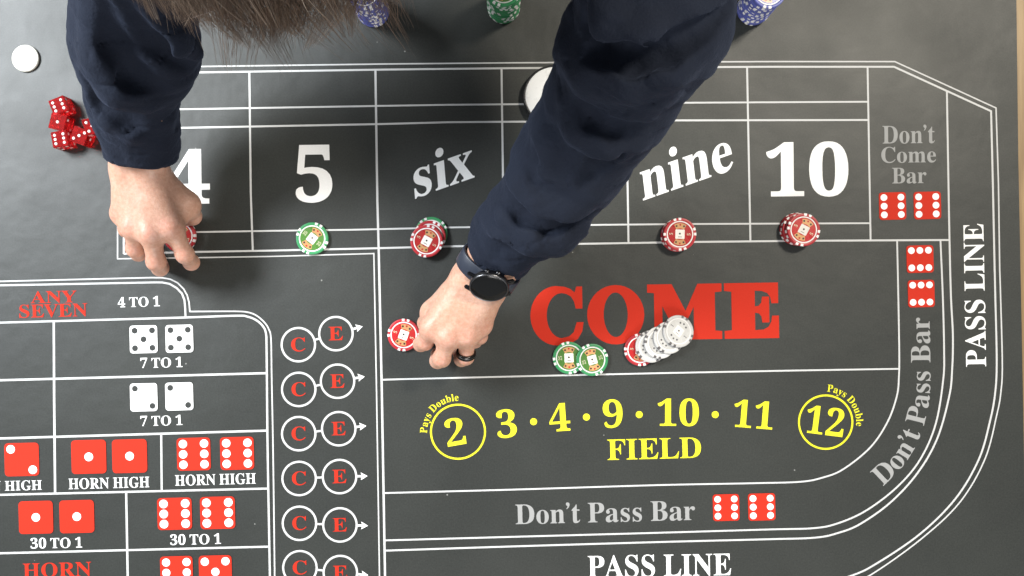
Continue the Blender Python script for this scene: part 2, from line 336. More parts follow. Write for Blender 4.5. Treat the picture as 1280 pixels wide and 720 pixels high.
 'R':(473,[[15,0,15,17,36,20,52,24,62,32,69,43,73,59,75,81,75,379,73,398,69,413,62,424,51,431,36,436,16,439,16,455,217,455,278,452,329,442,367,426,395,403,412,372,417,334,411,296,392,265,360,241,315,224,432,50,452,26,459,21,468,18,478,17,480,17,480,0,338,0,201,212,182,212,182,81,183,59,187,43,194,32,205,24,221,20,242,17,242,0],[182,234,203,234,235,236,261,245,280,258,293,278,301,304,304,336,299,378,284,407,259,425,224,431,209,430,197,427,190,422,185,414,183,402,182,385]]),
 'S':(390,[[43,-11,43,158,62,158,75,113,91,77,111,50,136,30,164,19,197,15,220,17,241,24,257,36,269,51,276,69,279,89,273,117,255,140,225,160,163,191,127,210,99,231,77,253,62,276,53,302,50,332,52,358,57,381,67,403,80,421,96,437,115,449,136,459,160,464,185,466,229,461,282,448,291,446,300,445,310,447,317,454,320,466,339,466,339,319,322,319,315,343,305,365,293,385,280,402,265,417,248,429,231,438,213,443,194,445,173,443,155,437,140,426,128,413,122,398,120,380,121,364,127,349,137,336,151,325,168,314,189,303,253,273,279,260,300,247,317,233,331,219,342,204,350,188,355,171,358,153,359,133,357,106,350,80,339,58,323,38,304,21,281,8,254,-2,225,-8,192,-10,158,-8,126,1,98,9,85,12,78,12,73,10,69,7,61,-11]]),
 'T':(423,[[92,0,92,17,114,19,130,23,142,31,150,42,154,59,156,81,156,433,149,433,116,430,88,420,65,403,47,380,35,352,29,318,11,318,11,455,410,455,410,317,394,317,385,359,368,391,343,415,310,429,269,433,263,433,263,81,265,58,269,41,276,30,288,23,305,19,328,17,328,0]]),
 'V':(428,[[212,-13,44,381,22,420,14,429,1,435,-14,439,-14,455,211,455,211,439,192,438,177,436,166,432,159,427,154,419,152,410,161,378,259,143,348,377,355,409,353,419,349,427,342,432,331,435,317,438,299,439,299,455,442,455,442,439,429,437,418,434,408,427,400,418,391,403,382,383,230,-13]]),
 'Y':(426,[[101,0,101,17,122,20,138,24,148,32,155,43,159,59,161,81,161,179,46,387,35,406,24,421,14,429,1,435,-13,438,-13,455,207,455,207,438,195,438,184,437,175,435,167,432,161,428,157,423,156,416,164,392,248,226,333,366,342,382,347,396,349,408,343,424,326,435,298,438,295,438,295,455,439,455,439,438,428,435,418,431,409,424,383,392,268,203,268,81,269,59,273,43,280,32,291,24,307,20,328,17,328,0]]),
 'a':(344,[[255,-10,226,-5,208,10,200,35,168,11,133,-4,95,-9,74,-6,55,0,40,11,29,26,22,43,20,63,25,91,39,115,63,136,98,155,143,173,199,190,199,241,197,258,193,272,187,282,177,290,164,294,148,296,123,293,109,286,104,274,113,257,119,248,122,239,123,231,121,220,117,210,110,202,100,196,90,192,77,191,64,192,54,196,45,203,38,212,34,223,33,236,35,252,40,266,49,278,62,290,77,300,95,308,115,314,137,317,162,318,205,315,239,307,263,292,280,271,290,244,293,210,293,62,295,40,297,37,300,35,304,34,320,42,329,28,306,7,281,-6],[151,34,174,41,183,47,191,54,199,63,199,169,164,157,138,139,123,114,118,84,122,56,133,39]]),
 'b':(361,[[43,-11,43,388,42,407,40,420,37,428,31,434,21,437,8,439,8,455,138,455,138,279,162,301,190,314,221,318,244,316,265,310,284,299,301,284,315,266,326,245,335,221,340,195,342,166,340,133,333,103,323,75,308,51,291,30,270,13,246,0,220,-8,192,-10,162,-6,133,7,105,28,53,-11],[183,14,204,18,220,30,232,49,239,77,244,114,245,160,244,197,239,228,231,251,220,267,204,277,184,280,174,279,164,275,155,270,147,262,142,253,138,242,138,69,143,38,158,20]]),
 'c':(293,[[156,-10,131,-8,108,-1,87,11,67,26,51,45,38,68,28,93,21,120,19,150,22,181,29,210,40,237,55,260,74,280,96,297,120,309,146,317,175,319,204,317,230,310,250,298,265,283,274,265,277,245,276,233,272,223,266,215,258,209,248,205,236,204,214,209,201,225,196,251,197,261,197,271,194,286,185,294,169,297,144,290,126,269,116,235,112,187,115,142,123,105,137,76,156,55,178,42,204,38,227,42,250,53,271,72,285,60,258,30,227,8,193,-6]]),
 'e':(301,[[154,-10,129,-8,106,-1,85,10,66,26,50,45,37,69,27,95,21,125,19,157,21,187,28,215,38,240,51,263,68,282,87,298,109,309,132,316,157,318,193,314,224,301,249,280,268,251,279,216,283,173,283,166,117,166,123,112,138,73,164,50,199,42,225,47,248,62,270,86,285,73,258,36,228,11,193,-5],[116,192,201,192,201,215,201,241,198,261,193,277,186,288,175,295,161,297,141,291,127,274,119,244,116,203]]),
 'i':(198,[[101,362,87,364,75,368,65,376,57,387,52,399,50,412,52,426,57,438,65,449,75,457,87,462,101,463,114,462,126,457,137,449,145,438,150,426,151,412,149,399,145,387,136,376,126,368,114,364],[18,0,18,16,30,18,39,21,45,26,49,32,52,43,52,56,52,252,52,267,50,278,47,285,41,289,32,292,20,293,21,310,148,310,148,56,149,43,151,33,154,26,160,21,168,18,180,16,180,0]]),
 'l':(199,[[18,0,18,16,30,18,39,21,45,26,49,32,52,43,52,56,52,398,52,411,50,421,47,429,42,434,33,438,20,439,20,455,148,455,148,56,149,43,151,33,154,26,160,21,168,18,180,16,180,0]]),
 'm':(554,[[18,0,18,16,30,17,39,21,45,26,49,33,52,43,52,56,52,253,52,266,49,276,46,284,40,289,31,293,19,294,19,310,146,310,146,265,173,294,204,312,237,318,268,315,292,304,310,286,320,261,348,293,381,312,418,318,455,312,482,292,498,258,504,212,504,56,504,43,507,33,510,26,516,21,524,17,536,16,536,0,377,0,377,16,389,18,397,21,403,26,407,34,409,44,410,56,410,217,409,234,407,247,404,258,398,265,389,270,377,271,358,268,341,256,324,237,324,56,325,44,327,34,331,26,336,21,345,18,356,16,356,0,199,0,199,16,211,18,219,21,225,26,229,34,231,44,232,56,232,217,231,233,229,247,226,258,220,265,211,270,199,271,180,267,162,255,146,235,146,56,147,44,149,34,152,27,158,21,166,18,177,16,177,0]]),
 'n':(381,[[18,0,18,16,30,17,39,21,45,26,49,33,52,43,52,56,52,253,52,266,49,276,46,284,40,289,31,293,19,294,19,310,148,310,148,267,175,296,207,313,243,318,281,312,309,292,325,258,330,212,330,56,331,43,333,33,337,26,343,21,352,17,363,16,363,0,202,0,202,16,207,16,223,21,232,34,235,56,235,217,234,234,232,247,229,258,223,265,215,270,203,271,183,267,164,255,148,235,148,56,148,43,151,33,154,26,160,21,168,17,180,16,180,0]]),
 'o':(336,[[169,-10,140,-8,114,-1,90,11,69,27,52,47,38,70,27,96,21,124,19,154,21,184,27,213,38,239,52,262,69,281,90,297,114,309,140,316,168,318,196,316,222,309,245,298,266,282,283,263,298,240,308,214,315,185,317,154,315,123,308,94,298,69,284,46,266,26,245,11,222,-1,197,-8],[169,11,186,14,199,24,209,39,212,50,215,64,217,81,220,154,218,206,214,245,208,271,198,286,185,296,169,299,151,296,138,286,128,271,122,245,118,206,117,154,120,82,122,64,125,50,128,39,138,24,152,14]]),
 'p':(371,[[17,-139,17,-124,27,-123,34,-120,40,-117,45,-113,48,-107,50,-101,52,-64,52,243,52,261,50,275,46,283,41,288,32,292,19,295,19,310,143,310,143,263,166,294,195,313,230,319,253,317,274,310,293,298,309,283,323,264,335,241,343,216,348,189,350,160,348,128,343,99,334,72,323,48,308,28,291,12,272,0,250,-8,227,-10,196,-5,170,9,148,32,148,-58,152,-99,155,-107,160,-113,167,-118,197,-123,197,-139],[195,28,214,32,229,42,239,59,247,84,251,116,253,154,251,192,247,223,241,248,232,265,218,275,199,278,179,273,162,259,148,235,148,69,160,46,176,33]]),
 'r':(287,[[18,0,18,16,30,18,39,21,45,26,49,32,52,43,52,56,52,252,52,267,50,278,46,285,41,289,32,292,20,293,21,310,146,310,146,252,158,272,172,288,187,301,203,311,218,316,233,318,250,317,264,312,275,304,283,293,288,281,289,266,288,254,284,243,278,234,270,228,260,224,248,222,237,223,229,226,222,231,207,250,202,255,196,259,189,260,179,258,171,252,162,241,155,228,151,211,149,192,149,56,150,42,153,32,159,25,167,21,180,18,197,16,197,0]]),
 's':(288,[[151,-10,132,-8,110,-3,87,6,73,9,64,7,56,1,51,-9,36,-9,36,105,53,105,61,79,72,57,87,39,103,26,121,17,140,15,156,16,168,20,179,27,186,35,191,46,192,58,188,76,176,92,156,105,107,130,85,142,68,155,54,169,45,185,39,202,37,220,40,247,49,270,65,291,86,306,111,316,141,319,166,316,199,308,206,306,213,305,220,306,226,311,230,319,244,319,244,222,228,222,220,244,209,262,196,277,182,288,166,294,149,296,136,295,125,292,116,286,110,278,106,269,105,259,106,249,109,240,115,232,123,225,134,218,146,212,191,189,212,178,229,165,241,151,250,136,255,117,257,95,254,65,244,39,228,18,206,2,181,-7]]),
 't':(228,[[124,-9,99,-7,80,-1,66,10,56,26,50,46,48,71,48,279,20,279,20,300,88,369,105,389,118,407,129,424,144,424,144,310,208,310,208,279,144,279,144,82,145,69,147,59,149,51,154,45,160,41,168,40,183,44,195,56,206,75,222,66,205,33,182,9,155,-5]]),
 'u':(375,[[131,-10,103,-7,81,2,65,17,54,38,48,65,46,97,46,248,45,262,43,274,39,282,33,289,24,293,11,294,11,310,142,310,142,74,143,63,146,54,151,46,158,40,166,37,177,36,196,39,213,49,228,66,228,248,228,263,225,275,221,283,214,289,204,293,189,294,189,310,324,310,324,70,325,56,327,46,331,39,338,34,347,31,360,30,360,13,321,10,277,3,228,-10,228,40,216,26,202,13,186,3,169,-4,150,-9]]),
 'x':(319,[[5,0,5,15,24,23,44,37,62,56,123,136,43,263,31,279,18,289,4,293,4,310,169,310,169,294,153,293,143,288,140,280,149,260,183,206,224,257,230,265,233,272,234,279,234,284,231,287,227,290,201,294,201,310,311,310,311,296,292,289,273,275,254,254,198,184,291,36,303,21,307,18,312,16,319,15,319,0,155,0,155,16,178,19,182,22,185,26,185,30,184,38,180,48,173,59,138,114,97,61,90,51,86,42,85,34,88,23,98,17,114,15,118,15,118,0]]),
 'y':(300,[[52,-140,36,-139,22,-133,10,-125,1,-113,-5,-100,-7,-84,-5,-73,-2,-62,5,-53,13,-46,24,-41,36,-40,46,-41,56,-44,64,-49,70,-57,73,-65,75,-76,74,-81,74,-87,75,-94,79,-97,86,-99,94,-96,104,-88,114,-74,129,-44,140,-5,36,251,25,275,15,287,11,291,4,293,-3,293,-5,293,-5,310,162,310,162,293,136,289,132,286,129,281,128,275,130,267,133,257,185,119,230,241,236,260,238,274,237,281,234,286,229,289,203,293,203,310,300,310,300,293,291,292,283,288,277,281,259,242,162,-24,151,-53,140,-77,129,-96,118,-111,107,-122,95,-131,83,-136,68,-139]]),
 '’':(128,[[25,470,53,480,87,470,105,440,101,400,77,355,35,318,23,332,49,365,57,392,27,405,13,436]]),
}

# ------------------------------------------------------------------ lettering
SLAB = {}
def _slab():
    def conv(pts, x0):  # measured top-down, 247 units = cap height
        return [c for x, y in pts for c in ((x - x0) * 455 / 247, (335 - y) * 455 / 247)]
    def arc(cx, cy, rx, ry, a0, a1, n):
        return [(cx + rx * math.cos(math.radians(a0 + (a1 - a0) * i / n)), cy - ry * math.sin(math.radians(a0 + (a1 - a0) * i / n))) for i in range(n + 1)]
    C = [(318, 92), (318, 190), (288, 190), (282, 160), (268, 136), (248, 124)] + arc(226, 220, 66, 100, 90, 270, 18)[0:] + \
        [(258, 312), (278, 294), (288, 262), (292, 250), (322, 250), (316, 290), (296, 325), (262, 345)] + \
        arc(205, 220, 117, 132, 268, 92, 26) + [(240, 92), (266, 102), (284, 118), (292, 92)]
    SLAB['C'] = (248 * 455 / 247, [conv(C, 84)])
    O1 = arc(466, 220, 126, 132, 0, 350, 35); O2 = arc(466, 220, 53, 99, 0, 350, 35)
    SLAB['O'] = (268 * 455 / 247, [conv(O1, 334), conv(O2, 334)])
    Mm = [(0, 88), (108, 88), (168, 208), (222, 88), (328, 88), (328, 124), (298, 127), (298, 297), (328, 300), (328, 335), (180, 335),
          (180, 300), (204, 297), (204, 190), (140, 320), (132, 320), (66, 186), (66, 297), (96, 300), (96, 335), (0, 335), (0, 300), (30, 297), (30, 127), (0, 124)]
    SLAB['M'] = (338 * 455 / 247, [conv(Mm, -4)])
    E_ = [(0, 88), (238, 88), (238, 180), (208, 180), (203, 152), (190, 134), (166, 125), (135, 123), (135, 193), (152, 190), (163, 176), (167, 150),
          (198, 150), (198, 265), (167, 265), (163, 238), (152, 224), (135, 221), (135, 298), (172, 296), (194, 284), (206, 262), (210, 235),
          (240, 235), (240, 335), (0, 335), (0, 300), (32, 297), (32, 126), (0, 122)]
    SLAB['E'] = (250 * 455 / 247, [conv(E_, -5)])
_slab()

def layout(s, font):
    out, x = [], 0.0
    for c in s:
        if c == ' ':
            x += 165; continue
        g = font[c] if c in font else GLYPH[c]
        out.append((x, g)); x += g[0]
    return out

def curve_fill(polys, bold=0.0):
    """2-D outlines (with holes) -> filled mesh in the same units"""
    cu = bpy.data.curves.new('outline', 'CURVE')
    cu.dimensions = '2D'; cu.fill_mode = 'BOTH'; cu.offset = bold
    for p in polys:
        sp = cu.splines.new('POLY'); sp.points.add(len(p) - 1)
        for i, (x, y) in enumerate(p): sp.points[i].co = (x, y, 0, 1)
        sp.use_cyclic_u = True
    o = bpy.data.objects.new('outline', cu)
    me = bpy.data.meshes.new_from_object(o)
    bpy.data.objects.remove(o); bpy.data.curves.remove(cu)
    return me

LAYER = [0]
def layer():
    LAYER[0] += 1
    return 0.10 + 0.0035 * LAYER[0]

def print_mesh(name, polys, mat, parent, z, bold=0.0):
    """polys in drawing units, y down"""
    me = curve_fill([[(x, -y) for x, y in p] for p in polys], bold)
    me.name = name
    for v in me.vertices:
        v.co = W(v.co.x, -v.co.y, z)
    if me.polygons and me.polygons[0].normal.z < 0:
        me.flip_normals()
    return link(name, me, mat, parent)

def pairs(f): return [(f[i], f[i + 1]) for i in range(0, len(f), 2)]

def text_polys(s, p0, p1, h, font={}, shear=0.0):
    g = layout(s, font)
    fx = g[0][0] + min(x for sp in g[0][1][1] for x in sp[0::2])
    lx = g[-1][0] + max(x for sp in g[-1][1][1] for x in sp[0::2])
    dx, dy = p1[0] - p0[0], p1[1] - p0[1]
    L = math.hypot(dx, dy); ex, ey = dx / L, dy / L
    kx, ky = L / (lx - fx), h / 455
    polys = []
    for x, (a, sps) in g:
        for sp in sps:
            q = []
            for u, v in pairs(sp):
                uu = (x + u - fx) * kx + v * ky * shear; vv = v * ky
                q.append((p0[0] + ex * uu + ey * vv, p0[1] + ey * uu - ex * vv))
            polys.append(q)
    return polys

def path_text(s, pts, h, stretch=1.0, font={}, start=0.0):
    """letters standing along a polyline (left to right), baseline on the line"""
    P = [Vector(p) for p in pts]
    cum = [0]
    for a, b in zip(P, P[1:]): cum.append(cum[-1] + (b - a).length)
    def at(d):
        d = max(0, min(cum[-1] - 1e-4, d))
        for i in range(len(P) - 1):
            if d <= cum[i + 1]:
                t = (d - cum[i]) / (cum[i + 1] - cum[i]); return P[i].lerp(P[i + 1], t)
    k = h / 455; polys = []
    for x, (a, sps) in layout(s, font):
        c = start + (x + a / 2) * k * stretch
        q0, q1 = at(c - a * k * stretch * .45), at(c + a * k * stretch * .45)
        e = (q1 - q0).normalized(); m = at(c)
        for sp in sps:
            polys.append([(m.x + e.x * (u - a / 2) * k * stretch + e.y * v * k, m.y + e.y * (u - a / 2) * k * stretch - e.x * v * k) for u, v in pairs(sp)])
    return polys

def smooth_path(pts, n=8):
    out = []
    for i in range(len(pts) - 1):
        p0 = pts[max(i - 1, 0)]; p1 = pts[i]; p2 = pts[i + 1]; p3 = pts[min(i + 2, len(pts) - 1)]
        for j in range(n):
            t = j / n
            out.append(tuple(0.5 * ((2 * p1[k]) + (-p0[k] + p2[k]) * t + (2 * p0[k] - 5 * p1[k] + 4 * p2[k] - p3[k]) * t * t + (-p0[k] + 3 * p1[k] - 3 * p2[k] + p3[k]) * t ** 3) for k in (0, 1)))
    out.append(pts[-1])
    return out

# ------------------------------------------------------------------ table and mat
bm = bmesh.new()
bmesh.ops.create_cube(bm, size=1)
bmesh.ops.scale(bm, vec=(1.52, 1.36, 0.04), verts=bm.verts)
bmesh.ops.bevel(bm, geom=list(bm.edges), offset=0.006, segments=3, affect='EDGES')
bmesh.ops.translate(bm, vec=(-0.08, -0.02, -0.0234), verts=bm.verts)
me = bpy.data.meshes.new('table'); bm.to_mesh(me); bm.free()
tag(link('table', me, M['wood']), 'wooden table top under the black game mat', None, None, 'structure')

def prism(name, outline, z0, z1, bevel):
    bm = bmesh.new()
    f = bm.faces.new([bm.verts.new(W(x, y, z0)) for x, y in outline])
    if f.normal.z < 0: bmesh.ops.reverse_faces(bm, faces=[f])
    r = bmesh.ops.extrude_face_region(bm, geom=[f])
    vs = [g for g in r['geom'] if isinstance(g, bmesh.types.BMVert)]
    bmesh.ops.translate(bm, vec=(0, 0, (z1 - z0) / 1000), verts=vs)
    bmesh.ops.recalc_face_normals(bm, faces=bm.faces)
    top = [e for e in bm.edges if all(abs(v.co.z - z1 / 1000) < 1e-6 for v in e.verts)]
    if bevel: bmesh.ops.bevel(bm, geom=top, offset=bevel / 1000, segments=3, affect='EDGES')
    me = bpy.data.meshes.new(name); bm.to_mesh(me); bm.free()
    return me
mat_outline = [(-120, -250), (1269.5, -250), (1271, 0), (1273.5, 200), (1277.5, 400), (1280.5, 560), (1284, 800), (1288, 950), (-120, 950)]
game_mat = link('game_mat', prism('game_mat', mat_outline, -3.0, 0.0, 0.8), M['felt'])
tag(game_mat, 'black craps table mat printed with white lines, red and yellow lettering', 'game mat')

# ------------------------------------------------------------------ printed lines
def strip(pts, w, z):
    P = [Vector(W(x, y, z)) for x, y in pts]; n = len(P); hw = w * S / 2000
    vs = []
    for i in range(n):
        a = (P[i] - P[i - 1]).normalized() if i else (P[1] - P[0]).normalized()
        b = (P[i + 1] - P[i]).normalized() if i < n - 1 else a
        t = (a + b).normalized(); nn = Vector((-t.y, t.x, 0))
        k = hw / max(0.35, math.cos(a.angle(b) / 2)) if (a - b).length > 1e-6 else hw
        vs += [P[i] + nn * k, P[i] - nn * k]
    return vs, [(2 * i + 1, 2 * i + 3, 2 * i + 2, 2 * i) for i in range(n - 1)]

def line(pts, w=2.6, smooth=False, name='printed_line', mat='line'):
    if smooth: pts = smooth_path(pts)
    vs, fs = strip(pts, w * 0.9, layer())
    return link(name, mesh(name, vs, fs), M[mat], game_mat)

# number boxes
line([(147, 324), (147, 90), (150, 84.5), (240, 83.3), (480, 80), (640, 78.5), (960, 77), (1118.5, 77), (1245, 135), (1248, 229), (1249.6, 340)], 1.9, name='border_line')
line([(154.7, 317.5), (154.7, 92), (238, 90.7), (480, 87), (640, 85.2), (960, 83.5), (1117.5, 83.5), (1238.8, 139), (1241, 229), (1243.3, 340)], 2.6, name='border_line')
line([(155, 137.8), (220, 136.7), (480, 132.3), (560, 131), (863, 128.4), (1085, 127.2)], 2.4)
line([(155, 161), (217, 160), (480, 155), (560, 152.8), (849, 150.5), (1085.3, 150)], 2.6)
line([(155, 291.8), (240, 290.2), (340, 288.5), (440, 287.2), (560, 284.4), (752, 281), (862, 280), (1087.6, 279)], 2.3)
line([(154.7, 317.2), (240, 315), (340, 313.2), (440, 311), (560, 308), (716, 305), (862, 302.5), (1000, 301), (1186, 300)], 2.6)
line([(146.4, 323.5), (240, 322.2), (340, 320.5), (440, 317.7), (467.8, 316.9)], 1.7)
line([(311.7, 89.4), (313.5, 240), (316, 313.6)], 2.7)
line([(469.3, 87.5), (471.7, 250), (473.5, 317), (477.3, 490), (481.3, 720), (482.5, 790)], 3.0)
line([(467.3, 316), (470.7, 490), (474.4, 720), (475.6, 790)], 1.8)
line([(626.9, 85.5), (628.6, 215), (630.2, 306.5)], 2.7)
line([(781.5, 84.5), (784.6, 238), (785.6, 303.6)], 2.6)
line([(933.8, 83.8), (936, 200), (938, 301.6)], 2.6)
line([(1084.4, 83.6), (1086.4, 200), (1088.2, 300.4)], 2.5)
line([(1183.5, 114), (1185, 200), (1186.8, 300), (1188.6, 370), (1191, 418.6), (1190.2, 460), (1186.5, 495), (1171.5, 548), (1147, 591), (1113, 628), (1075, 655), (1048, 666), (1019, 672), (960, 674), (820, 677.6), (640, 683), (479.5, 688.3)], 2.5, True)
# don't pass / pass double line
line([(1175.5, 300.5), (1178.4, 370), (1180, 435), (1179, 474), (1169.5, 530), (1150, 574.5), (1121, 609), (1082, 638.5), (1046, 654.5), (1016, 660.2), (960, 661.8), (820, 666), (640, 671), (479.5, 675.5)], 2.4, True)
line([(1121.3, 300.4), (1122.8, 370), (1124, 440), (1123.6, 470), (1121, 495), (1109.5, 527), (1088, 559), (1054, 586.5), (1028, 597), (1000, 602.2), (940, 604), (820, 606.4), (640, 612), (478.8, 616.3)], 2.3, True)
line([(1243.3, 338), (1244, 370), (1245.8, 450), (1244, 490), (1237.5, 526), (1223.5, 574), (1194.5, 623), (1150.7, 666.8), (1097, 703.5), (1063, 720), (1000, 738), (900, 745), (482, 757)], 2.5, True, name='border_line')
line([(1249.6, 338), (1250.6, 370), (1252.8, 455), (1251, 490), (1246, 518), (1231, 574), (1199.5, 628), (1150.7, 674.2), (1090, 717.5), (1060, 730), (1000, 746), (900, 753), (482, 765)], 1.9, True, name='border_line')
line([(476.5, 474.7), (500, 474), (640, 470.6), (820, 466.5), (1000, 463), (1124, 461)], 2.3)
# proposition box
line([(-60, 353), (0, 351.7), (100, 349.2), (190, 347), (203, 347.2), (213, 349), (222, 353.5), (229.5, 361), (234, 369), (236.4, 378), (237.4, 389.6)], 2.0, name='border_line')
line([(236.8, 389.4), (270, 389.2), (298, 389.2), (312, 390.8), (322, 395.3), (331, 403.5), (336, 411.5), (338.8, 424), (339.6, 470), (341.4, 564.5), (343.4, 720), (344, 780)], 2.0, True, name='border_line')
line([(-60, 358), (0, 356.7), (100, 354.8), (192, 353), (203, 353.1), (212, 354.8), (221, 360), (227.5, 367), (230.6, 375), (231.6, 386), (232, 397)], 2.6)
line([(-60, 405), (0, 403.3), (120, 400), (232, 396.8), (296, 394.6), (309, 395.7), (320, 400), (328.5, 407.5), (332.5, 417), (333.3, 440), (334.6, 564.5), (337.4, 720), (338, 780)], 2.8, True)
line([(-60, 477), (0, 475.3), (333.6, 466.4)], 3.0)
line([(-60, 550), (0, 548), (334.5, 538.2)], 3.0)
line([(-60, 620), (0, 618.5), (335.4, 610.6)], 2.8)
line([(-60, 693), (0, 691.5), (336.8, 683.2)], 2.8)
line([(67.3, 401.6), (67.8, 500), (69, 616.8)], 3.2)
line([(201.6, 542.2), (202.2, 613.8)], 2.8)
line([(157.8, 615), (159.7, 720), (160.5, 780)], 3.0)

# ------------------------------------------------------------------ printed words and numbers
def word(name, s, p0, p1, h, mat, font={}, shear=0.0, bold=0.0):
    return print_mesh(name, text_polys(s, p0, p1, h, font, shear), M[mat], game_mat, layer(), bold)
dh = 455 / 480
word('printed_number', '4', (209, 254.5), (262, 253.8), 67 * dh, 'white', bold=0.7)
word('printed_number', '5', (370.5, 252), (415, 251.5), 70 * dh, 'white', bold=0.7)
word('printed_word', 'six', (519, 247.5), (593, 221.5), 48, 'white', {}, 0.26, 0.2)
word('printed_number', '8', (681, 249), (732, 248.5), 69 * dh, 'white')
word('printed_word', 'nine', (804, 250.5), (917, 211), 50, 'white', {}, 0.22, 0.2)
word('printed_number', '10', (959, 245), (1060, 244), 66 * dh, 'white', bold=0.7)
word('printed_word', 'COME', (663.5, 427.5), (974, 422.5), 69.5, 'red', SLAB)
word('printed_word', 'FIELD', (759.5, 575), (876.5, 572), 25.5, 'yellow')
word('printed_number', '2', (560, 558.5), (583.5, 554.5), 34 * dh, 'yellow')
word('printed_number', '3', (622.5, 548), (647, 545.6), 35 * dh, 'yellow')
word('printed_number', '4', (687.5, 539.8), (713.5, 538), 35 * dh, 'yellow')
word('printed_number', '9', (754.5, 535), (779, 533.8), 35 * dh, 'yellow')
word('printed_number', '10', (822, 532.2), (873.5, 532.4), 34 * dh, 'yellow')
word('printed_number', '11', (916, 533.2), (965, 537), 34.5 * dh, 'yellow')
word('printed_number', '12', (1006, 540.5), (1053, 546.5), 35 * dh, 'yellow')

def disc_poly(cx, cy, r, n=40):
    return [(cx + r * math.cos(2 * math.pi * i / n), cy + r * math.sin(2 * math.pi * i / n)) for i in range(n)]
for x, y in ((667, 527), (733, 521.3), (799, 518.2), (894, 518.2)):
    print_mesh('printed_dot', [disc_poly(x, y, 4.4, 24)], M['yellow'], game_mat, layer())
for x, y, r in ((572.5, 539.6, 35), (1032, 527.6, 34.6)):
    print_mesh('printed_circle', [disc_poly(x, y, r, 64), disc_poly(x, y, r - 2.4, 64)], M['yellow'], game_mat, layer())
def arcpts(cx, cy, r, a0, a1, n=40):
    return [(cx + r * math.cos(math.radians(a0 + (a1 - a0) * i / n)), cy - r * math.sin(math.radians(a0 + (a1 - a0) * i / n))) for i in range(n + 1)]
print_mesh('printed_word', path_text('Pays Double', arcpts(572.5, 539.6, 38.6, 183, 85), 8.8, 0.92), M['yellow'], game_mat, layer())
print_mesh('printed_word', path_text('Pays Double', arcpts(1032, 527.6, 38.2, 88, -8), 8.8, 0.92), M['yellow'], game_mat, layer())

word('printed_word', 'Don’t Pass Bar', (644.5, 655.2), (869, 649.8), 24.5, 'grey')
word('printed_word', 'PASS LINE', (735, 722), (914, 718.8), 27, 'white')
word('printed_word', 'PASS LINE', (1232.5, 458), (1229, 279.5), 25, 'white')
print_mesh('printed_word', path_text('Don’t Pass Bar', smooth_path([(1103, 608), (1121, 591), (1138, 569), (1149, 547), (1157.5, 521), (1162, 492), (1162.8, 447), (1161.5, 390), (1161, 370)]), 24.2, 1.0), M['grey'], game_mat, layer())
word('printed_word', 'Don’t', (1103, 179.5), (1168.5, 178.8), 22, 'grey')
word('printed_word', 'Come', (1101.5, 203.6), (1170, 202.8), 19.5, 'grey')
word('printed_word', 'Bar', (1115, 229.4), (1158, 228.8), 19.5, 'grey')
word('printed_word', 'ANY', (38.5, 379), (96, 377.8), 14.6, 'red')
word('printed_word', 'SEVEN', (24.5, 397.3), (109.5, 395), 16, 'red')
word('printed_word', '4 TO 1', (147.5, 384.2), (200, 382.6), 12, 'white')
word('printed_word', '7 TO 1', (175.8, 460), (228.3, 458.6), 12, 'white')
word('printed_word', '7 TO 1', (175.8, 532.6), (228.3, 531), 12, 'white')
word('printed_word', 'HORN HIGH', (-50, 614.6), (52.5, 612), 11.8, 'white')
word('printed_word', 'HORN HIGH', (86, 611.4), (187, 608.8), 13, 'white')
word('printed_word', 'HORN HIGH', (219, 607), (320, 604.4), 13, 'white')
word('printed_word', '30 TO 1', (38.5, 685.6), (103, 684.2), 12.4, 'white')
word('printed_word', '30 TO 1', (213, 681.2), (276.4, 679.6), 12.4, 'white')
word('printed_word', 'HORN', (29, 722), (114.5, 719.6), 17.5, 'red')

# come / eleven circles with arrows
CS = [(373, 430.8), (373.5, 486.7), (373.5, 542), (374, 598), (374.4, 654), (375, 709.5)]
ES = [(420, 417), (422, 476.5), (423.5, 535.8), (424.5, 595.6), (425, 656), (425.5, 715.5)]
TIPS = [(453.5, 408), (456, 470.6), (458, 532.3), (459.5, 595), (460, 657), (460.5, 718.8)]
for c, e, t in zip(CS, ES, TIPS):
    for (x, y), L in ((c, 'C'), (e, 'E')):
        print_mesh('printed_circle', [disc_poly(x, y, 22.2, 56), disc_poly(x, y, 19.6, 56)], M['line'], game_mat, layer())
        word('printed_letter', L, (x - 8.8, y + 8.4), (x + 8.8, y + 8.0), 16.8, 'red')
    d = Vector((e[0] - c[0], e[1] - c[1])).normalized()
    line([(c[0] + d.x * 21, c[1] + d.y * 21), (e[0] - d.x * 21, e[1] - d.y * 21)], 2.8, name='printed_link')
    d = Vector((t[0] - e[0], t[1] - e[1])).normalized(); n = Vector((-d.y, d.x))
    T = Vector(t); q = Vector(e) + d * 21.5; bse = T - d * 7.5
    poly = [q + n * 1.3, bse + n * 1.3, bse + n * 4.9 - d * 1.0, T, bse - n * 4.9 - d * 1.0, bse - n * 1.3, q - n * 1.3]
    print_mesh('printed_arrow', [[(p.x, p.y) for p in poly]], M['white'], game_mat, layer())

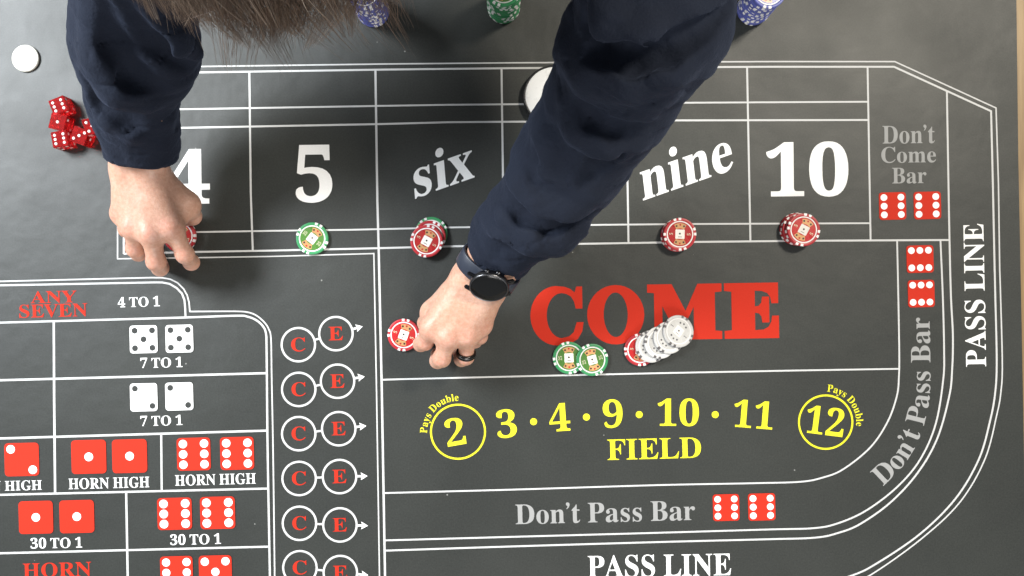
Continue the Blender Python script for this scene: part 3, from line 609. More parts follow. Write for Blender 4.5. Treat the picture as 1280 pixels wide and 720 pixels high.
# printed dice
PIPS = {1: [(0, 0)], 2: [(-1, -1), (1, 1)], 5: [(-1, -1), (1, -1), (0, 0), (-1, 1), (1, 1)],
        6: [(-1, -1), (-1, 0), (-1, 1), (1, -1), (1, 0), (1, 1)], 7: [(-1, -1), (0, -1), (1, -1), (-1, 1), (0, 1), (1, 1)]}
def printed_die(x0, y0, x1, y1, face, mat, pipmat, pr=0.125):
    cx, cy, w, h = (x0 + x1) / 2, (y0 + y1) / 2, x1 - x0, y1 - y0
    r = w * 0.11; ang = math.radians(-1.4)
    def R(u, v): return (cx + u * math.cos(ang) - v * math.sin(ang), cy + u * math.sin(ang) + v * math.cos(ang))
    poly = []
    for sx, sy, a0 in ((1, 1, 0), (-1, 1, 90), (-1, -1, 180), (1, -1, 270)):
        for i in range(6):
            a = math.radians(a0 + 90 * i / 5)
            poly.append(R(sx * (w / 2 - r) + r * math.cos(a), sy * (h / 2 - r) + r * math.sin(a)))
    d = print_mesh('printed_die', [poly], M[mat], game_mat, layer())
    for u, v in PIPS[face]:
        X, Y = R(u * w * 0.315, v * h * 0.315)
        print_mesh('pip', [disc_poly(X, Y, w * pr, 20)], M[pipmat], d, layer() + 0.03)
for a in [(1098.7, 240.4, 1132.4, 274.7, 6), (1142, 239.6, 1176, 274, 6), (1133, 306.7, 1166.7, 341, 7), (1134.7, 350, 1168, 384, 7),
          (891, 617.6, 924, 651, 6), (935, 616.5, 969, 650.5, 6), (6, 553.5, 49, 595, 2), (-46, 555, -3, 596.5, 2), (89.5, 549.8, 133, 592, 1), (140.5, 549, 184, 591, 1),
          (221.4, 547, 263.3, 588, 6), (275.5, 546, 317.6, 587, 6), (23.8, 626, 66.6, 667, 1), (74.8, 625, 118, 666, 1),
          (197, 622, 240, 662, 6), (250.5, 620.6, 294, 661, 6), (200.7, 695, 241.3, 736, 6), (249, 694, 290, 735, 5)]:
    printed_die(*a, 'red', 'white')
for a in [(162.5, 406.7, 197, 441.4, 5), (207.3, 406, 241.7, 440.6, 5), (163, 479, 197, 514, 2), (207, 478, 241.7, 512.8, 2)]:
    printed_die(*a, 'white', 'ink', 0.11)

# ------------------------------------------------------------------ chips, dice, puck
def lathe(profile, n=64):
    """profile (r, z) in mm from axis to axis -> mesh in metres"""
    vs, fs = [], []
    for r, z in profile:
        for i in range(n):
            a = 2 * math.pi * i / n
            vs.append((r * math.cos(a) / 1000, r * math.sin(a) / 1000, z / 1000))
    for j in range(len(profile) - 1):
        for i in range(n):
            k = (i + 1) % n
            fs.append((j * n + i, j * n + k, (j + 1) * n + k, (j + 1) * n + i))
    return vs, fs

CHIP_R, CHIP_T = 19.6, 3.3
def wedge(r0, r1, a0, a1, z0, z1, n=4):
    """raised arc block wrapping the chip's rim"""
    vs = []
    for i in range(n + 1):
        a = a0 + (a1 - a0) * i / n; c, s = math.cos(a), math.sin(a)
        vs += [(r0 * c, r0 * s, z1), (r1 * c, r1 * s, z1), (r1 * c, r1 * s, z0), (r0 * c, r0 * s, z0)]
    fs = [(0, 1, 2, 3), tuple(4 * n + k for k in (3, 2, 1, 0))]
    for i in range(n):
        for k in range(4):
            a, b = 4 * i + k, 4 * i + (k + 1) % 4
            fs.append((a, a + 4, b + 4, b))
    return vs, fs

def joined(parts):
    vs, fs = [], []
    for v, f in parts:
        o = len(vs); vs += v; fs += [tuple(i + o for i in q) for q in f]
    return vs, fs
def mm(vf, name, smooth=False):
    return mesh(name, [tuple(c / 1000 for c in v) for v in vf[0]], vf[1], smooth)
def flat_poly(poly, z):
    me = curve_fill([[(x, y) for x, y in p] for p in poly])
    for v in me.vertices: v.co = (v.co.x / 1000, v.co.y / 1000, z / 1000)
    if me.polygons and me.polygons[0].normal.z < 0: me.flip_normals()
    return me
def circ(r, n=40, cx=0, cy=0):
    return [(cx + r * math.cos(2 * math.pi * i / n), cy + r * math.sin(2 * math.pi * i / n)) for i in range(n)]
def glyphs_at(s, cx, cy, h, ang):
    pl = text_polys(s, (0, 0), (h * 0.62 * len(s), 0), h)
    w = h * 0.62 * len(s); ca, sa = math.cos(ang), math.sin(ang); out = []
    for p in pl:
        out.append([(cx + ca * (x - w / 2) - sa * (-y - h / 2), cy + sa * (x - w / 2) + ca * (-y - h / 2)) for x, y in p])
    return out

CHIP = {}
pr = [(0.01, 0), (CHIP_R - 0.7, 0), (CHIP_R - 0.15, 0.25), (CHIP_R, 0.7), (CHIP_R, CHIP_T - 0.7), (CHIP_R - 0.15, CHIP_T - 0.25), (CHIP_R - 0.7, CHIP_T),
      (16.6, CHIP_T), (16.2, CHIP_T - 0.22), (0.01, CHIP_T - 0.22)]
v_, f_ = lathe(pr, 72)
CHIP['body'] = mesh('chip_body', v_, f_, True)
spots = []
for g in range(4):
    for d in (-9.5, 9.5):
        a = math.radians(90 * g + 12 + d)
        spots.append(wedge(16.9, CHIP_R + 0.12, a - math.radians(5.0), a + math.radians(5.0), 0.12, CHIP_T + 0.05))
CHIP['spots'] = mm(joined(spots), 'edge_spots')
CHIP['ring'] = flat_poly([circ(16.0, 56), circ(14.6, 56)], CHIP_T - 0.12)
CHIP['inlay'] = flat_poly([circ(14.4, 56)], CHIP_T - 0.14)
gold = []
for sgn in (0, math.pi):
    q = []
    for i in range(9):
        a = sgn + math.radians(-34 + 68 * i / 8); q.append((13.2 * math.cos(a), 13.2 * math.sin(a)))
    for i in range(9):
        a = sgn + math.radians(40 - 80 * i / 8); q.append((7.0 * math.cos(a), 7.0 * math.sin(a)))
    gold.append(q)
CHIP['gold'] = flat_poly(gold, CHIP_T - 0.11)
dots = []
for sgn in (0, 180):
    for d in (-25, 25):
        a = math.radians(sgn + d); dots.append(circ(1.25, 10, 10.6 * math.cos(a), 10.6 * math.sin(a)))
dots.append(circ(1.2, 10, 0.6, 0.2)); dots.append([(-3.6, -2.4), (-3.0, -2.4), (-3.0, 2.2), (-3.6, 2.2)])
CHIP['dots'] = flat_poly(dots, CHIP_T - 0.03)
reds = [circ(1.2, 10, 11.2, 0), circ(1.2, 10, -11.2, 0)]
CHIP['reds'] = flat_poly(reds, CHIP_T - 0.05)
sq = []
for sx, sy, a0 in ((1, 1, 0), (-1, 1, 90), (-1, -1, 180), (1, -1, 270)):
    for i in range(4):
        a = math.radians(a0 + 30 * i); sq.append((sx * 4.7 + 0.9 * math.cos(a), sy * 4.7 + 0.9 * math.sin(a)))
CHIP['card'] = flat_poly([sq], CHIP_T - 0.07)
for k, s in (('chip_green', '25'), ('chip_red', '5'), ('chip_white', '1'), ('chip_blue', '10')):
    CHIP['value_' + k] = flat_poly(glyphs_at(s, 0, 10.6, 4.0, 0) + glyphs_at(s, 0, -10.6, 4.0, 0), CHIP_T - 0.09)
for k in list(CHIP):   # every colour needs its own mesh data because the material sits on the mesh
    pass
CHIP_DATA = {}
def chip_mesh(kind, part, mat):
    key = (kind, part)
    if key not in CHIP_DATA:
        me = CHIP[part].copy(); me.name = part; me.materials.clear(); me.materials.append(M[mat]); CHIP_DATA[key] = me
    return CHIP_DATA[key]
def chip(kind, px, py, z, rot, label, group=None, full=True, tilt=None):
    """z = height of the chip's underside (mm)"""
    root = empty('poker_chip', W(px, py, z))
    root.rotation_euler = (0, 0, math.radians(rot))
    if tilt: root.rotation_euler = (Matrix.Rotation(math.radians(tilt[1]), 3, Vector((-math.sin(math.radians(tilt[0])), math.cos(math.radians(tilt[0])), 0))) @ Matrix.Rotation(math.radians(rot), 3, 'Z')).to_euler()
    tag(root, label, 'poker chip', group)
    white = kind == 'chip_white'
    link('body', chip_mesh(kind, 'body', kind), None, root)
    link('edge_spots', chip_mesh(kind, 'spots', 'chip_grey' if white else 'chip_spot'), None, root)
    if full:
        link('ring', chip_mesh(kind, 'ring', 'chip_spot'), None, root)
        il = link('inlay', chip_mesh(kind, 'inlay', kind.replace('chip', 'inlay')), None, root)
        link('inlay_panel', chip_mesh(kind, 'gold', 'inlay_white' if white else 'inlay_gold'), None, il)
        link('suit_marks', chip_mesh(kind, 'dots', 'chip_grey' if white else 'inlay_dark'), None, il)
        link('heart_marks', chip_mesh(kind, 'reds', 'chip_grey' if white else 'inlay_red'), None, il)
        link('card', chip_mesh(kind, 'card', 'card'), None, il)
        link('value_mark', chip_mesh(kind, 'value_' + kind, 'chip_grey' if white else 'inlay_pale'), None, il)
    return root
ORD = ['bottom', 'second', 'third', 'fourth', 'fifth', 'sixth', 'seventh', 'eighth', 'ninth', 'tenth', 'eleventh', 'twelfth', 'thirteenth',
       'fourteenth', 'fifteenth', 'sixteenth', 'seventeenth', 'eighteenth', 'nineteenth', 'topmost']
Z0 = 0.65   # chips rest on the print
def tall_stack(kind, colour, px, py, where, group):
    for i in range(20):
        lab = '%s poker chip, %s of the tall stack %s' % (colour, ORD[i] if i in (0, 19) else ORD[i] + ' from bottom', where)
        chip(kind, px + random.uniform(-.7, .7), py + random.uniform(-.7, .7), Z0 + i * CHIP_T, random.uniform(0, 90), lab, group, full=(i == 19))
tall_stack('chip_green', 'green', 630, 10.5, 'left of the sleeve', 'green chips in the tall stack')
tall_stack('chip_blue', 'blue', 940, 12.5, 'right of the sleeve', 'blue chips in the stack right of the sleeve')
tall_stack('chip_blue', 'blue', 467, 14.5, 'beside the brown hair', 'blue chips in the stack beside the hair')

chip('chip_green', 391, 298.3, Z0, 52, 'single green poker chip below the printed number 5')
chip('chip_green', 539.5, 291.5, Z0, 20, 'green poker chip peeking out under red chips below the word six')
chip('chip_red', 537.5, 296.5, Z0 + CHIP_T, 50, 'red poker chip, middle of the pile below the word six')
chip('chip_red', 534.3, 302, Z0 + 2 * CHIP_T, 62, 'red poker chip on top of the green one below the word six')
for i, (x, y) in enumerate([(845.5, 294.5), (846.3, 294), (846.6, 293.6), (847.2, 293.6)]):
    chip('chip_red', x, y, Z0 + i * CHIP_T, (10, 55, 33, 88)[i], 'red poker chip, %s of the stack below the word nine' % ('bottom', 'second from bottom', 'third from bottom', 'topmost')[i], 'red chips below nine', i == 3)
for i, (x, y) in enumerate([(993.8, 286.6), (994.4, 286.8), (994.8, 287.6), (997.4, 288), (998.6, 288.4)]):
    chip('chip_red', x, y, Z0 + i * CHIP_T, (12, 70, 41, 5, 62)[i], 'red poker chip, %s of the slipped stack below the number 10' % ('bottom', 'second from bottom', 'third from bottom', 'fourth from bottom', 'topmost')[i], 'red chips below ten', i == 4)
chip('chip_red', 505, 418.5, Z0, 70, 'single red poker chip at the fingertips of the hand with the watch')
for i in range(2):
    chip('chip_red', 226.5 + i * 0.6, 295.5, Z0 + i * CHIP_T, 30 + 40 * i, 'red poker chip gripped by the bare-wristed hand, %s of its pair' % ('lower', 'upper')[i], 'red chips in the bare-wristed hand')
for i in range(2):
    chip('chip_white', 696 + i * 0.5, 299.5 - i * 0.4, Z0 + i * CHIP_T, 30 + 50 * i, 'white poker chip almost hidden under the sleeve cuff, %s of its pair' % ('lower', 'upper')[i], 'white chips under the sleeve')
chip('chip_green', 711, 447, Z0, 92, 'left green poker chip of the two below the word COME, lying flat')
# leaning chips: the tilt axis lets the far edge rest on the mat
def leaning(kind, px, py, ang, tilt, rot, label, group=None):
    """the chip slopes down towards image direction ang (deg, counter-clockwise), its low edge on the mat"""
    z = Z0 + CHIP_R * math.sin(math.radians(tilt))
    chip(kind, px, py, z, rot, label, group, True, (ang, tilt))
leaning('chip_green', 739.5, 449.3, -4, 6.8, 105, 'right green poker chip below the word COME, leaning on the other')
chip('chip_red', 800, 437, Z0, 84, 'red poker chip at the low end of the fanned white chips')
for i, (x, y, t, r) in enumerate([(812.8, 432.8, 8.5, 20), (823.2, 428, 12.5, 65), (834.2, 421.8, 14.5, 40), (845.8, 414, 15, 50)]):
    leaning('chip_white', x, y, 28, t, r, 'white poker chip, %s of the fan lying over the word COME' % ('first above the red one', 'second above the red one', 'third above the red one', 'uppermost')[i], 'fanned white chips')

# point puck
root = tag(empty('puck', W(692, 122, 0.6)), 'round white puck with black rim half hidden behind the sleeve', 'puck')
v_, f_ = lathe([(0.01, 0), (36.2, 0), (37.2, 1), (37.2, 9), (36.4, 10.2), (35.2, 10.6), (34.6, 10.0), (0.01, 10.0)], 80)
link('rim', mesh('puck_rim', v_, f_, True), M['black'], root)
v_, f_ = lathe([(0.01, 10.25), (33.6, 10.25), (34.3, 10.1), (34.5, 9.7)], 80)
link('face', mesh('puck_face', [(a, b, c) for a, b, c in v_], [tuple(reversed(q)) for q in f_], True), M['puck_white'], root)

# white button
root = tag(empty('button', W(33, 73.5, 0.1)), 'small round white button alone near the left edge', 'button')
v_, f_ = lathe([(0.01, 0), (15.6, 0), (16.4, 0.6), (16.5, 2.2), (16.0, 2.9), (15.2, 3.1), (0.01, 3.1)], 56)
link('disc', mesh('button_disc', v_, f_, True), M['lammer'], root)
marks = []
for k in range(16):
    a = k * 2.39996; r = 2.2 + 8.5 * math.sqrt(k / 16)
    x, y = r * math.cos(a), r * math.sin(a); l = random.uniform(1.2, 2.6); w = 0.5; b = random.uniform(0, 3.1)
    c, s = math.cos(b), math.sin(b)
    marks.append([(x + c * l - s * w, y + s * l + c * w), (x - c * l - s * w, y - s * l + c * w), (x - c * l + s * w, y - s * l - c * w), (x + c * l + s * w, y + s * l - c * w)])
for i, p in enumerate(marks):
    link('raised_mark', flat_poly([p], 3.2 + 0.002 * i), M['lammer_mark'], root)

# dice
D = 19.0
bm = bmesh.new(); bmesh.ops.create_cube(bm, size=D / 1000)
bmesh.ops.bevel(bm, geom=list(bm.edges), offset=0.0005, segments=2, affect='EDGES')
DIE = bpy.data.meshes.new('die_body'); bm.to_mesh(DIE); bm.free(); DIE.materials.append(M['dice'])
v_, f_ = lathe([(0.01, -0.3), (1.75, -0.3), (1.75, 0.06), (0.01, 0.06)], 16)
PIP = mesh('pip', v_, f_, True); PIP.materials.append(M['pip'])
FACE = {1: [(0, 0)], 2: [(-1, -1), (1, 1)], 3: [(-1, -1), (0, 0), (1, 1)], 4: [(-1, -1), (1, -1), (-1, 1), (1, 1)],
        5: [(-1, -1), (1, -1), (0, 0), (-1, 1), (1, 1)], 6: [(-1, -1), (-1, 0), (-1, 1), (1, -1), (1, 0), (1, 1)]}
AX = {'z': (Vector((0, 0, 1)), Vector((1, 0, 0)), Vector((0, 1, 0))), '-z': (Vector((0, 0, -1)), Vector((1, 0, 0)), Vector((0, -1, 0))),
      'x': (Vector((1, 0, 0)), Vector((0, 1, 0)), Vector((0, 0, 1))), '-x': (Vector((-1, 0, 0)), Vector((0, -1, 0)), Vector((0, 0, 1))),
      'y': (Vector((0, 1, 0)), Vector((-1, 0, 0)), Vector((0, 0, 1))), '-y': (Vector((0, -1, 0)), Vector((1, 0, 0)), Vector((0, 0, 1)))}
def die(px, py, z, rot, top, label):
    root = tag(empty('die', W(px, py, z + D / 2 + 0.15)), label, 'die', 'red dice beside the sleeve')
    root.rotation_euler = rot
    link('cube', DIE, None, root).name = 'die_body'
    sides = {1: (2, 3, 5, 4), 5: (1, 3, 6, 4), 6: (2, 3, 5, 4), 3: (1, 2, 6, 5)}[top]
    for ax, n in zip(('z', 'x', 'y', '-x', '-y', '-z'), (top,) + sides + (7 - top,)):
        nn, u, v = AX[ax]
        for a, b in FACE[n]:
            p = link('pip', PIP, None, root)
            p.location = (nn * D / 2 + u * a * D * 0.27 + v * b * D * 0.27) / 1000
            p.rotation_euler = nn.to_track_quat('Z', 'Y').to_euler()
R_ = math.radians
die(83.5, 136, 0, (0, 0, R_(22)), 6, 'red see-through die with six up, farthest from the wrist')
die(82.5, 156.2, 0, (0, 0, R_(-14)), 1, 'red see-through die with one white pip up')
die(85, 177, 0, (0, 0, R_(10)), 6, 'red see-through die with six up, nearest the wrist')
die(109, 173, 0, (0, 0, R_(-20)), 3, 'red see-through die wedged low between the others')
die(129, 163, D * 0.72, (R_(10), R_(16), R_(18)), 5, 'red see-through die with five up, touching the sleeve')

# ------------------------------------------------------------------ the person: one implicit surface each for body and sweater
def sd_cone(p, a, b, ra, rb):
    ba = b - a
    h = np.clip((p - a) @ ba / max(float(ba @ ba), 1e-6), 0, 1)
    return np.sqrt((((p - a) - h[:, None] * ba) ** 2).sum(1)) - (ra + (rb - ra) * h)
def smin(a, b, k):
    h = np.maximum(k - np.abs(a - b), 0) / k
    return np.minimum(a, b) - h * h * k * 0.25
def smax(a, b, k): return -smin(-a, -b, k)

def surface_net(f, near, lo, hi, h, blk=16):
    """f(points, centre, radius) -> distance (mm); near(centres) -> rough distance; returns verts (mm), quads"""
    lo = np.array(lo, float); n = np.ceil((np.array(hi) - lo) / h / blk).astype(int) * blk
    F = np.empty(n, np.float32)
    nb = n // blk
    R = blk * h * 0.8661
    idx = np.stack(np.meshgrid(*[np.arange(k) for k in nb], indexing='ij'), -1).reshape(-1, 3)
    cen = lo + (idx * blk + (blk - 1) / 2) * h
    rough = near(cen)
    g = np.stack(np.meshgrid(*[np.arange(blk)] * 3, indexing='ij'), -1).reshape(-1, 3) * h
    for (i, j, k), c, d in zip(idx, cen, rough):
        sl = (slice(i * blk, i * blk + blk), slice(j * blk, j * blk + blk), slice(k * blk, k * blk + blk))
        if abs(d) > R + h * 2 + 22:
            F[sl] = 50.0 if d > 0 else -50.0
        else:
            F[sl] = f(lo + np.array([i, j, k]) * blk * h + g, c, R).reshape(blk, blk, blk)
    neg = F < 0
    cell = np.zeros(n - 1, np.int8)
    for a in (0, 1):
        for b in (0, 1):
            for c in (0, 1):
                cell += neg[a:n[0] - 1 + a, b:n[1] - 1 + b, c:n[2] - 1 + c]
    act = np.argwhere((cell > 0) & (cell < 8))
    vid = np.full(n - 1, -1, np.int32); vid[tuple(act.T)] = np.arange(len(act))
    acc = np.zeros((len(act), 3)); cnt = np.zeros(len(act))
    cor = [(a, b, c) for a in (0, 1) for b in (0, 1) for c in (0, 1)]
    val = {q: F[act[:, 0] + q[0], act[:, 1] + q[1], act[:, 2] + q[2]].astype(float) for q in cor}
    for q in cor:
        for ax in range(3):
            if q[ax]: continue
            r = list(q); r[ax] = 1; r = tuple(r)
            u, v = val[q], val[r]; m = (u < 0) != (v < 0)
            t = np.where(m, u / np.where(u == v, 1, u - v), 0)
            P = np.tile(np.array(q, float), (len(act), 1)); P[:, ax] += t
            acc[m] += P[m]; cnt += m
    verts = lo + (act + acc / cnt[:, None]) * h
    quads = []
    for ax in range(3):
        s0 = [slice(1, None)] * 3; s1 = [slice(1, None)] * 3
        s0[ax] = slice(0, n[ax] - 1); s1[ax] = slice(1, n[ax])
        A0 = neg[tuple(s0)]; A1 = neg[tuple(s1)]
        e = np.argwhere(A0 != A1)
        inside = A0[tuple(e.T)]
        e = e + 1; e[:, ax] -= 1
        ok = np.all((e >= 0) & (e < n - 1), axis=1); e, inside = e[ok], inside[ok]
        u, w = (ax + 1) % 3, (ax + 2) % 3
        def at(du, dw):
            q = e.copy(); q[:, u] -= du; q[:, w] -= dw
            return vid[q[:, 0], q[:, 1], q[:, 2]]
        Q = np.stack([at(1, 1), at(0, 1), at(0, 0), at(1, 0)], 1)
        Q[~inside] = Q[~inside][:, ::-1]
        quads.append(Q)
    Q = np.concatenate(quads); Q = Q[(Q >= 0).all(1)]
    return verts, Q

def np_mesh(name, verts_mm, quads):
    me = bpy.data.meshes.new(name)
    me.vertices.add(len(verts_mm)); me.vertices.foreach_set('co', (verts_mm / 1000).astype(np.float32).ravel())
    me.loops.add(quads.size); me.loops.foreach_set('vertex_index', quads.astype(np.int32).ravel())
    me.polygons.add(len(quads)); me.polygons.foreach_set('loop_start', np.arange(0, quads.size, quads.shape[1], dtype=np.int32))
    me.polygons.foreach_set('use_smooth', np.ones(len(quads), bool))
    me.update(); me.validate()
    return me

def V(*a): return np.array(a, float)
def unit(v): return v / np.linalg.norm(v)

# joints (mm), sighted from above with their heights
ELBOW_R = A(168, -85, 262); SHOULDER_R = V(-325, 545, 420)
ELBOW_L = A(818, 25, 285); SHOULDER_L = V(80, 535, 430)
HEAD = V(-161, 289, 470)

core, fingers, knuckles = [], [], []
def hand(wrist, lat, elbow, mcp, chains, thumb, fat=1.0):
    """lat: unit vector towards the thumb; chains: per finger pip, dip, tip"""
    off = [15, 5.5, -5, -14]
    for i, m in enumerate(mcp):
        core.append((wrist + lat * off[i], m, 16.0, (12.2, 12.4, 11.6, 10.6)[i] * fat, 11))
    for i in range(3):   # fill between the metacarpals
        core.append((wrist + lat * (off[i] + off[i + 1]) / 2, (mcp[i] + mcp[i + 1]) / 2 - V(0, 0, 1.5), 16, 10.5 * fat, 10))
    for i, m in enumerate(mcp):   # knuckle heads and extensor tendons
        core.append((m + V(0, 0, 3.4), m + V(0, 0, 3.4) + unit(wrist - m) * 3, 9.2, 8.4, 6))
        core.append((m + V(0, 0, 6.6), m * 0.55 + (wrist + lat * off[i] * 0.55) * 0.45 + V(0, 0, 8.6), 4.2, 3.6, 6))
        knuckles.append((m + V(0, 0, 10), 11))
    for s in (-1, 1):
        core.append((wrist + lat * 13.5 * s, elbow + lat * 12 * s, 17.2, 32, 12))
    core.append((wrist - lat * 18 + unit(elbow - wrist) * 20 + V(0, 0, 6), wrist - lat * 17 + unit(elbow - wrist) * 28 + V(0, 0, 6), 8, 8, 10))  # ulna head
    for i, (m, c) in enumerate(zip(mcp, chains)):
        r = np.array([(10.6, 9.3, 8.2, 7.2), (10.8, 9.6, 8.4, 7.4), (10.2, 9.0, 7.9, 6.9), (9.2, 7.9, 6.9, 6.0)][i]) * fat
        g = [(m, c[0], r[0], r[1] * 0.95, 4), (c[0], c[1], r[1], r[2], 3), (c[1], c[2], r[2], r[3], 3),
             (c[0], c[0] + V(0, 0, 1.0), r[1] * 1.07, r[1] * 1.0, 4), (c[1], c[1] + V(0, 0, 0.5), r[2] * 1.05, r[2], 4)]
        fingers.append(g); knuckles.append((c[0] + V(0, 0, 8), 9)); knuckles.append((c[1], 8)); knuckles.append((c[2], 9))
    t = thumb
    core.append((t[0], t[1], 17 * fat, 12.5 * fat, 14))
    core.append((wrist + lat * 10, t[1], 15, 11.5, 12))
    core.append((t[1], mcp[0] - V(0, 0, 8), 9.5, 8, 12))
    fingers.append([(t[1], t[2], 11.6 * fat, 10.4 * fat, 4), (t[2], t[3], 10.4 * fat, 8.2 * fat, 3)])
    knuckles.append((t[2], 10))

# bare-wristed hand
W1 = A(174.5, 214, 84)
hand(W1, V(0.96, -0.28, 0), ELBOW_R,
     [A(214, 284, 80), A(189, 291, 85), A(166, 284, 81), A(152, 267, 73)],
     [(A(231, 318, 64), A(239, 328, 36), A(236, 326, 9)),
      (A(195, 327, 68), A(200, 335, 38), A(202, 330, 9)),
      (A(169, 311, 60), A(173, 317, 34), A(179, 316, 10)),
      (A(158, 287, 52), A(164, 293, 30), A(171, 295, 11))],
     (A(199, 232, 66), A(233, 256, 58), A(240, 270, 38), A(234, 274, 12)), 1.04)
# hand with the watch
W2 = A(600, 352, 84)
LAT2 = unit(V(-0.86, 0.42, -0.12))
hand(W2, LAT2, ELBOW_L,
     [A(539, 410, 73), A(561, 421, 77), A(585, 419, 73), A(603, 406, 64)],
     [(A(531, 427, 58), A(526, 430, 32), A(530, 421, 9)),
      (A(552, 448, 62), A(547, 451, 34), A(546, 442, 9)),
      (A(582, 446, 55), A(577, 449, 30), A(572, 440, 9)),
      (A(600, 421, 46), A(594, 427, 26), A(588, 423, 10))],
     (A(567, 372, 62), A(542, 391, 50), A(533, 404, 30), A(537, 413, 11)))
# arms, trunk, neck, head
core += [(ELBOW_R, SHOULDER_R, 40, 58, 20), (ELBOW_L, SHOULDER_L, 40, 58, 20)]
NECK = V(-135, 470, 440)
core += [(SHOULDER_R + V(30, 10, 0), SHOULDER_L + V(-30, 10, 0), 66, 66, 40), (NECK + V(0, 60, -30), V(-125, 640, 330), 105, 125, 40),
         (V(-195, 600, 350), V(-60, 600, 350), 100, 100, 40),
         (NECK + V(0, 30, 0), HEAD + V(0, 50, -5), 58, 54, 30)]
FACE_D = unit(V(0, -0.45, -0.89)); UP_D = unit(V(0, -0.89, 0.45)); RT = V(1, 0, 0)     # the head hangs forward, face to the table
core += [(HEAD + UP_D * 10 - FACE_D * 12, HEAD + UP_D * 8 + FACE_D * 18, 74, 68, 20),
         (HEAD - UP_D * 45 + FACE_D * 30, HEAD - UP_D * 70 + FACE_D * 55, 52, 34, 25),
         (HEAD + FACE_D * 84 - UP_D * 8, HEAD + FACE_D * 100 - UP_D * 36, 8, 12, 8),
         (HEAD + FACE_D * 78 + UP_D * 12 - RT * 34, HEAD + FACE_D * 78 + UP_D * 12 + RT * 34, 9, 9, 14),
         (HEAD + FACE_D * 82 - UP_D * 62 - RT * 16, HEAD + FACE_D * 82 - UP_D * 62 + RT * 16, 8, 8, 6)]
for s in (-1, 1):
    e = HEAD + RT * s * 74 - FACE_D * 2
    core += [(e + UP_D * 18, e - UP_D * 22 + FACE_D * 4, 11, 7, 5), (e + UP_D * 24 - FACE_D * 10 + RT * s * 8, e - FACE_D * 12 - UP_D * 4 + RT * s * 8, 5, 4, 4)]
body_carve = [(HEAD + FACE_D * 92 + UP_D * 0 + RT * s * 32, HEAD + FACE_D * 92 + UP_D * 0 + RT * s * 30, 15, 15, 10) for s in (-1, 1)] + \
             [(HEAD + FACE_D * 93 - UP_D * 62 - RT * 20, HEAD + FACE_D * 93 - UP_D * 62 + RT * 20, 3, 3, 3)]

class Prims:
    def __init__(s, L):
        s.L = L
    def at(s, p): return np.stack([sd_cone(p, a, b, ra, rb) for a, b, ra, rb, k in s.L], 1)
PC = Prims(core); PF = Prims([q for g in fingers for q in g]); PV = Prims(body_carve)
def body_near(c): return np.minimum(PC.at(c).min(1), PF.at(c).min(1))
def body_f(p, c, R):
    c = c[None]
    dc = PC.at(c)[0]; df = PF.at(c)[0]; m = min(dc.min(), df.min()) + 2 * R + 24
    d = None
    for i, (a, b, ra, rb, k) in enumerate(core):
        if dc[i] < m:
            q = sd_cone(p, a, b, ra, rb); d = q if d is None else smin(d, q, k)
    if d is None: d = np.full(len(p), 60.0)
    out = d; n = 0
    for g in fingers:
        dg = None
        for a, b, ra, rb, k in g:
            if df[n] < m:
                q = sd_cone(p, a, b, ra, rb); dg = q if dg is None else smin(dg, q, k)
            n += 1
        if dg is not None: out = np.minimum(out, smin(d, dg, 7.0))
    for a, b, ra, rb, k in body_carve:
        if sd_cone(c, a, b, ra, rb)[0] < R + k: out = smax(out, -sd_cone(p, a, b, ra, rb), k)
    return out

# ---- sweater
def sleeve_points(L): return [(a[0], b[0], a[1], b[1], 22) for a, b in zip(L, L[1:])]
CUFF1, CUFF2 = A(177, 197, 88), A(611, 335, 87)
ARM1 = [(CUFF1, 36), (A(176, 168, 100), 36), (A(165, 128, 122), 41), (A(170, 62, 172), 57), (ELBOW_R, 60), (SHOULDER_R, 80)]
ARM2 = [(CUFF2, 34), (A(640, 289, 106), 39), (A(678, 259, 128), 46), (A(716, 197, 168), 54), (A(764, 121, 218), 58), (ELBOW_L, 64), (SHOULDER_L, 82)]
G1 = dict(p=sleeve_points(ARM1), cut=(CUFF1, unit(CUFF1 - ARM1[1][0])), hol=(CUFF1 + unit(CUFF1 - ARM1[1][0]) * 10, CUFF1 - unit(CUFF1 - ARM1[1][0]) * 2, 29.5, 29.5), c=[], r=[])
G2 = dict(p=sleeve_points(ARM2), cut=(CUFF2, unit(unit(CUFF2 - ARM2[1][0]) + 0.6 * LAT2)), hol=(CUFF2 + unit(CUFF2 - ARM2[1][0]) * 10, CUFF2 - unit(CUFF2 - ARM2[1][0]) * 2, 30, 30), c=[], r=[])
G3 = dict(p=[(SHOULDER_R + V(25, 10, 0), SHOULDER_L + V(-25, 10, 0), 82, 82, 40), (NECK + V(0, 70, -30), V(-125, 650, 320), 125, 150, 50), (V(-200, 610, 340), V(-55, 610, 340), 120, 120, 40),
             (NECK + V(0, 20, 0), NECK + V(2, -22, 8), 76, 68, 30)], cut=None, hol=None, c=[], r=[])
def group_d(G, p, sel=None):
    d = None
    for i, (a, b, ra, rb, k) in enumerate(G['p']):
        if sel is None or sel[i]:
            q = sd_cone(p, a, b, ra, rb); d = q if d is None else smin(d, q, k)
    return d
def on_sleeve(G, px, py):
    """where the line of sight over (px, py) meets the plain sleeve"""
    o = V(0, 0, H); t = unit(A(px, py, 0) - o); p = o + t * 400
    for _ in range(60):
        d = float(group_d(G, p[None])[0]); p = p + t * d
        if d < 0.3: break
    return p
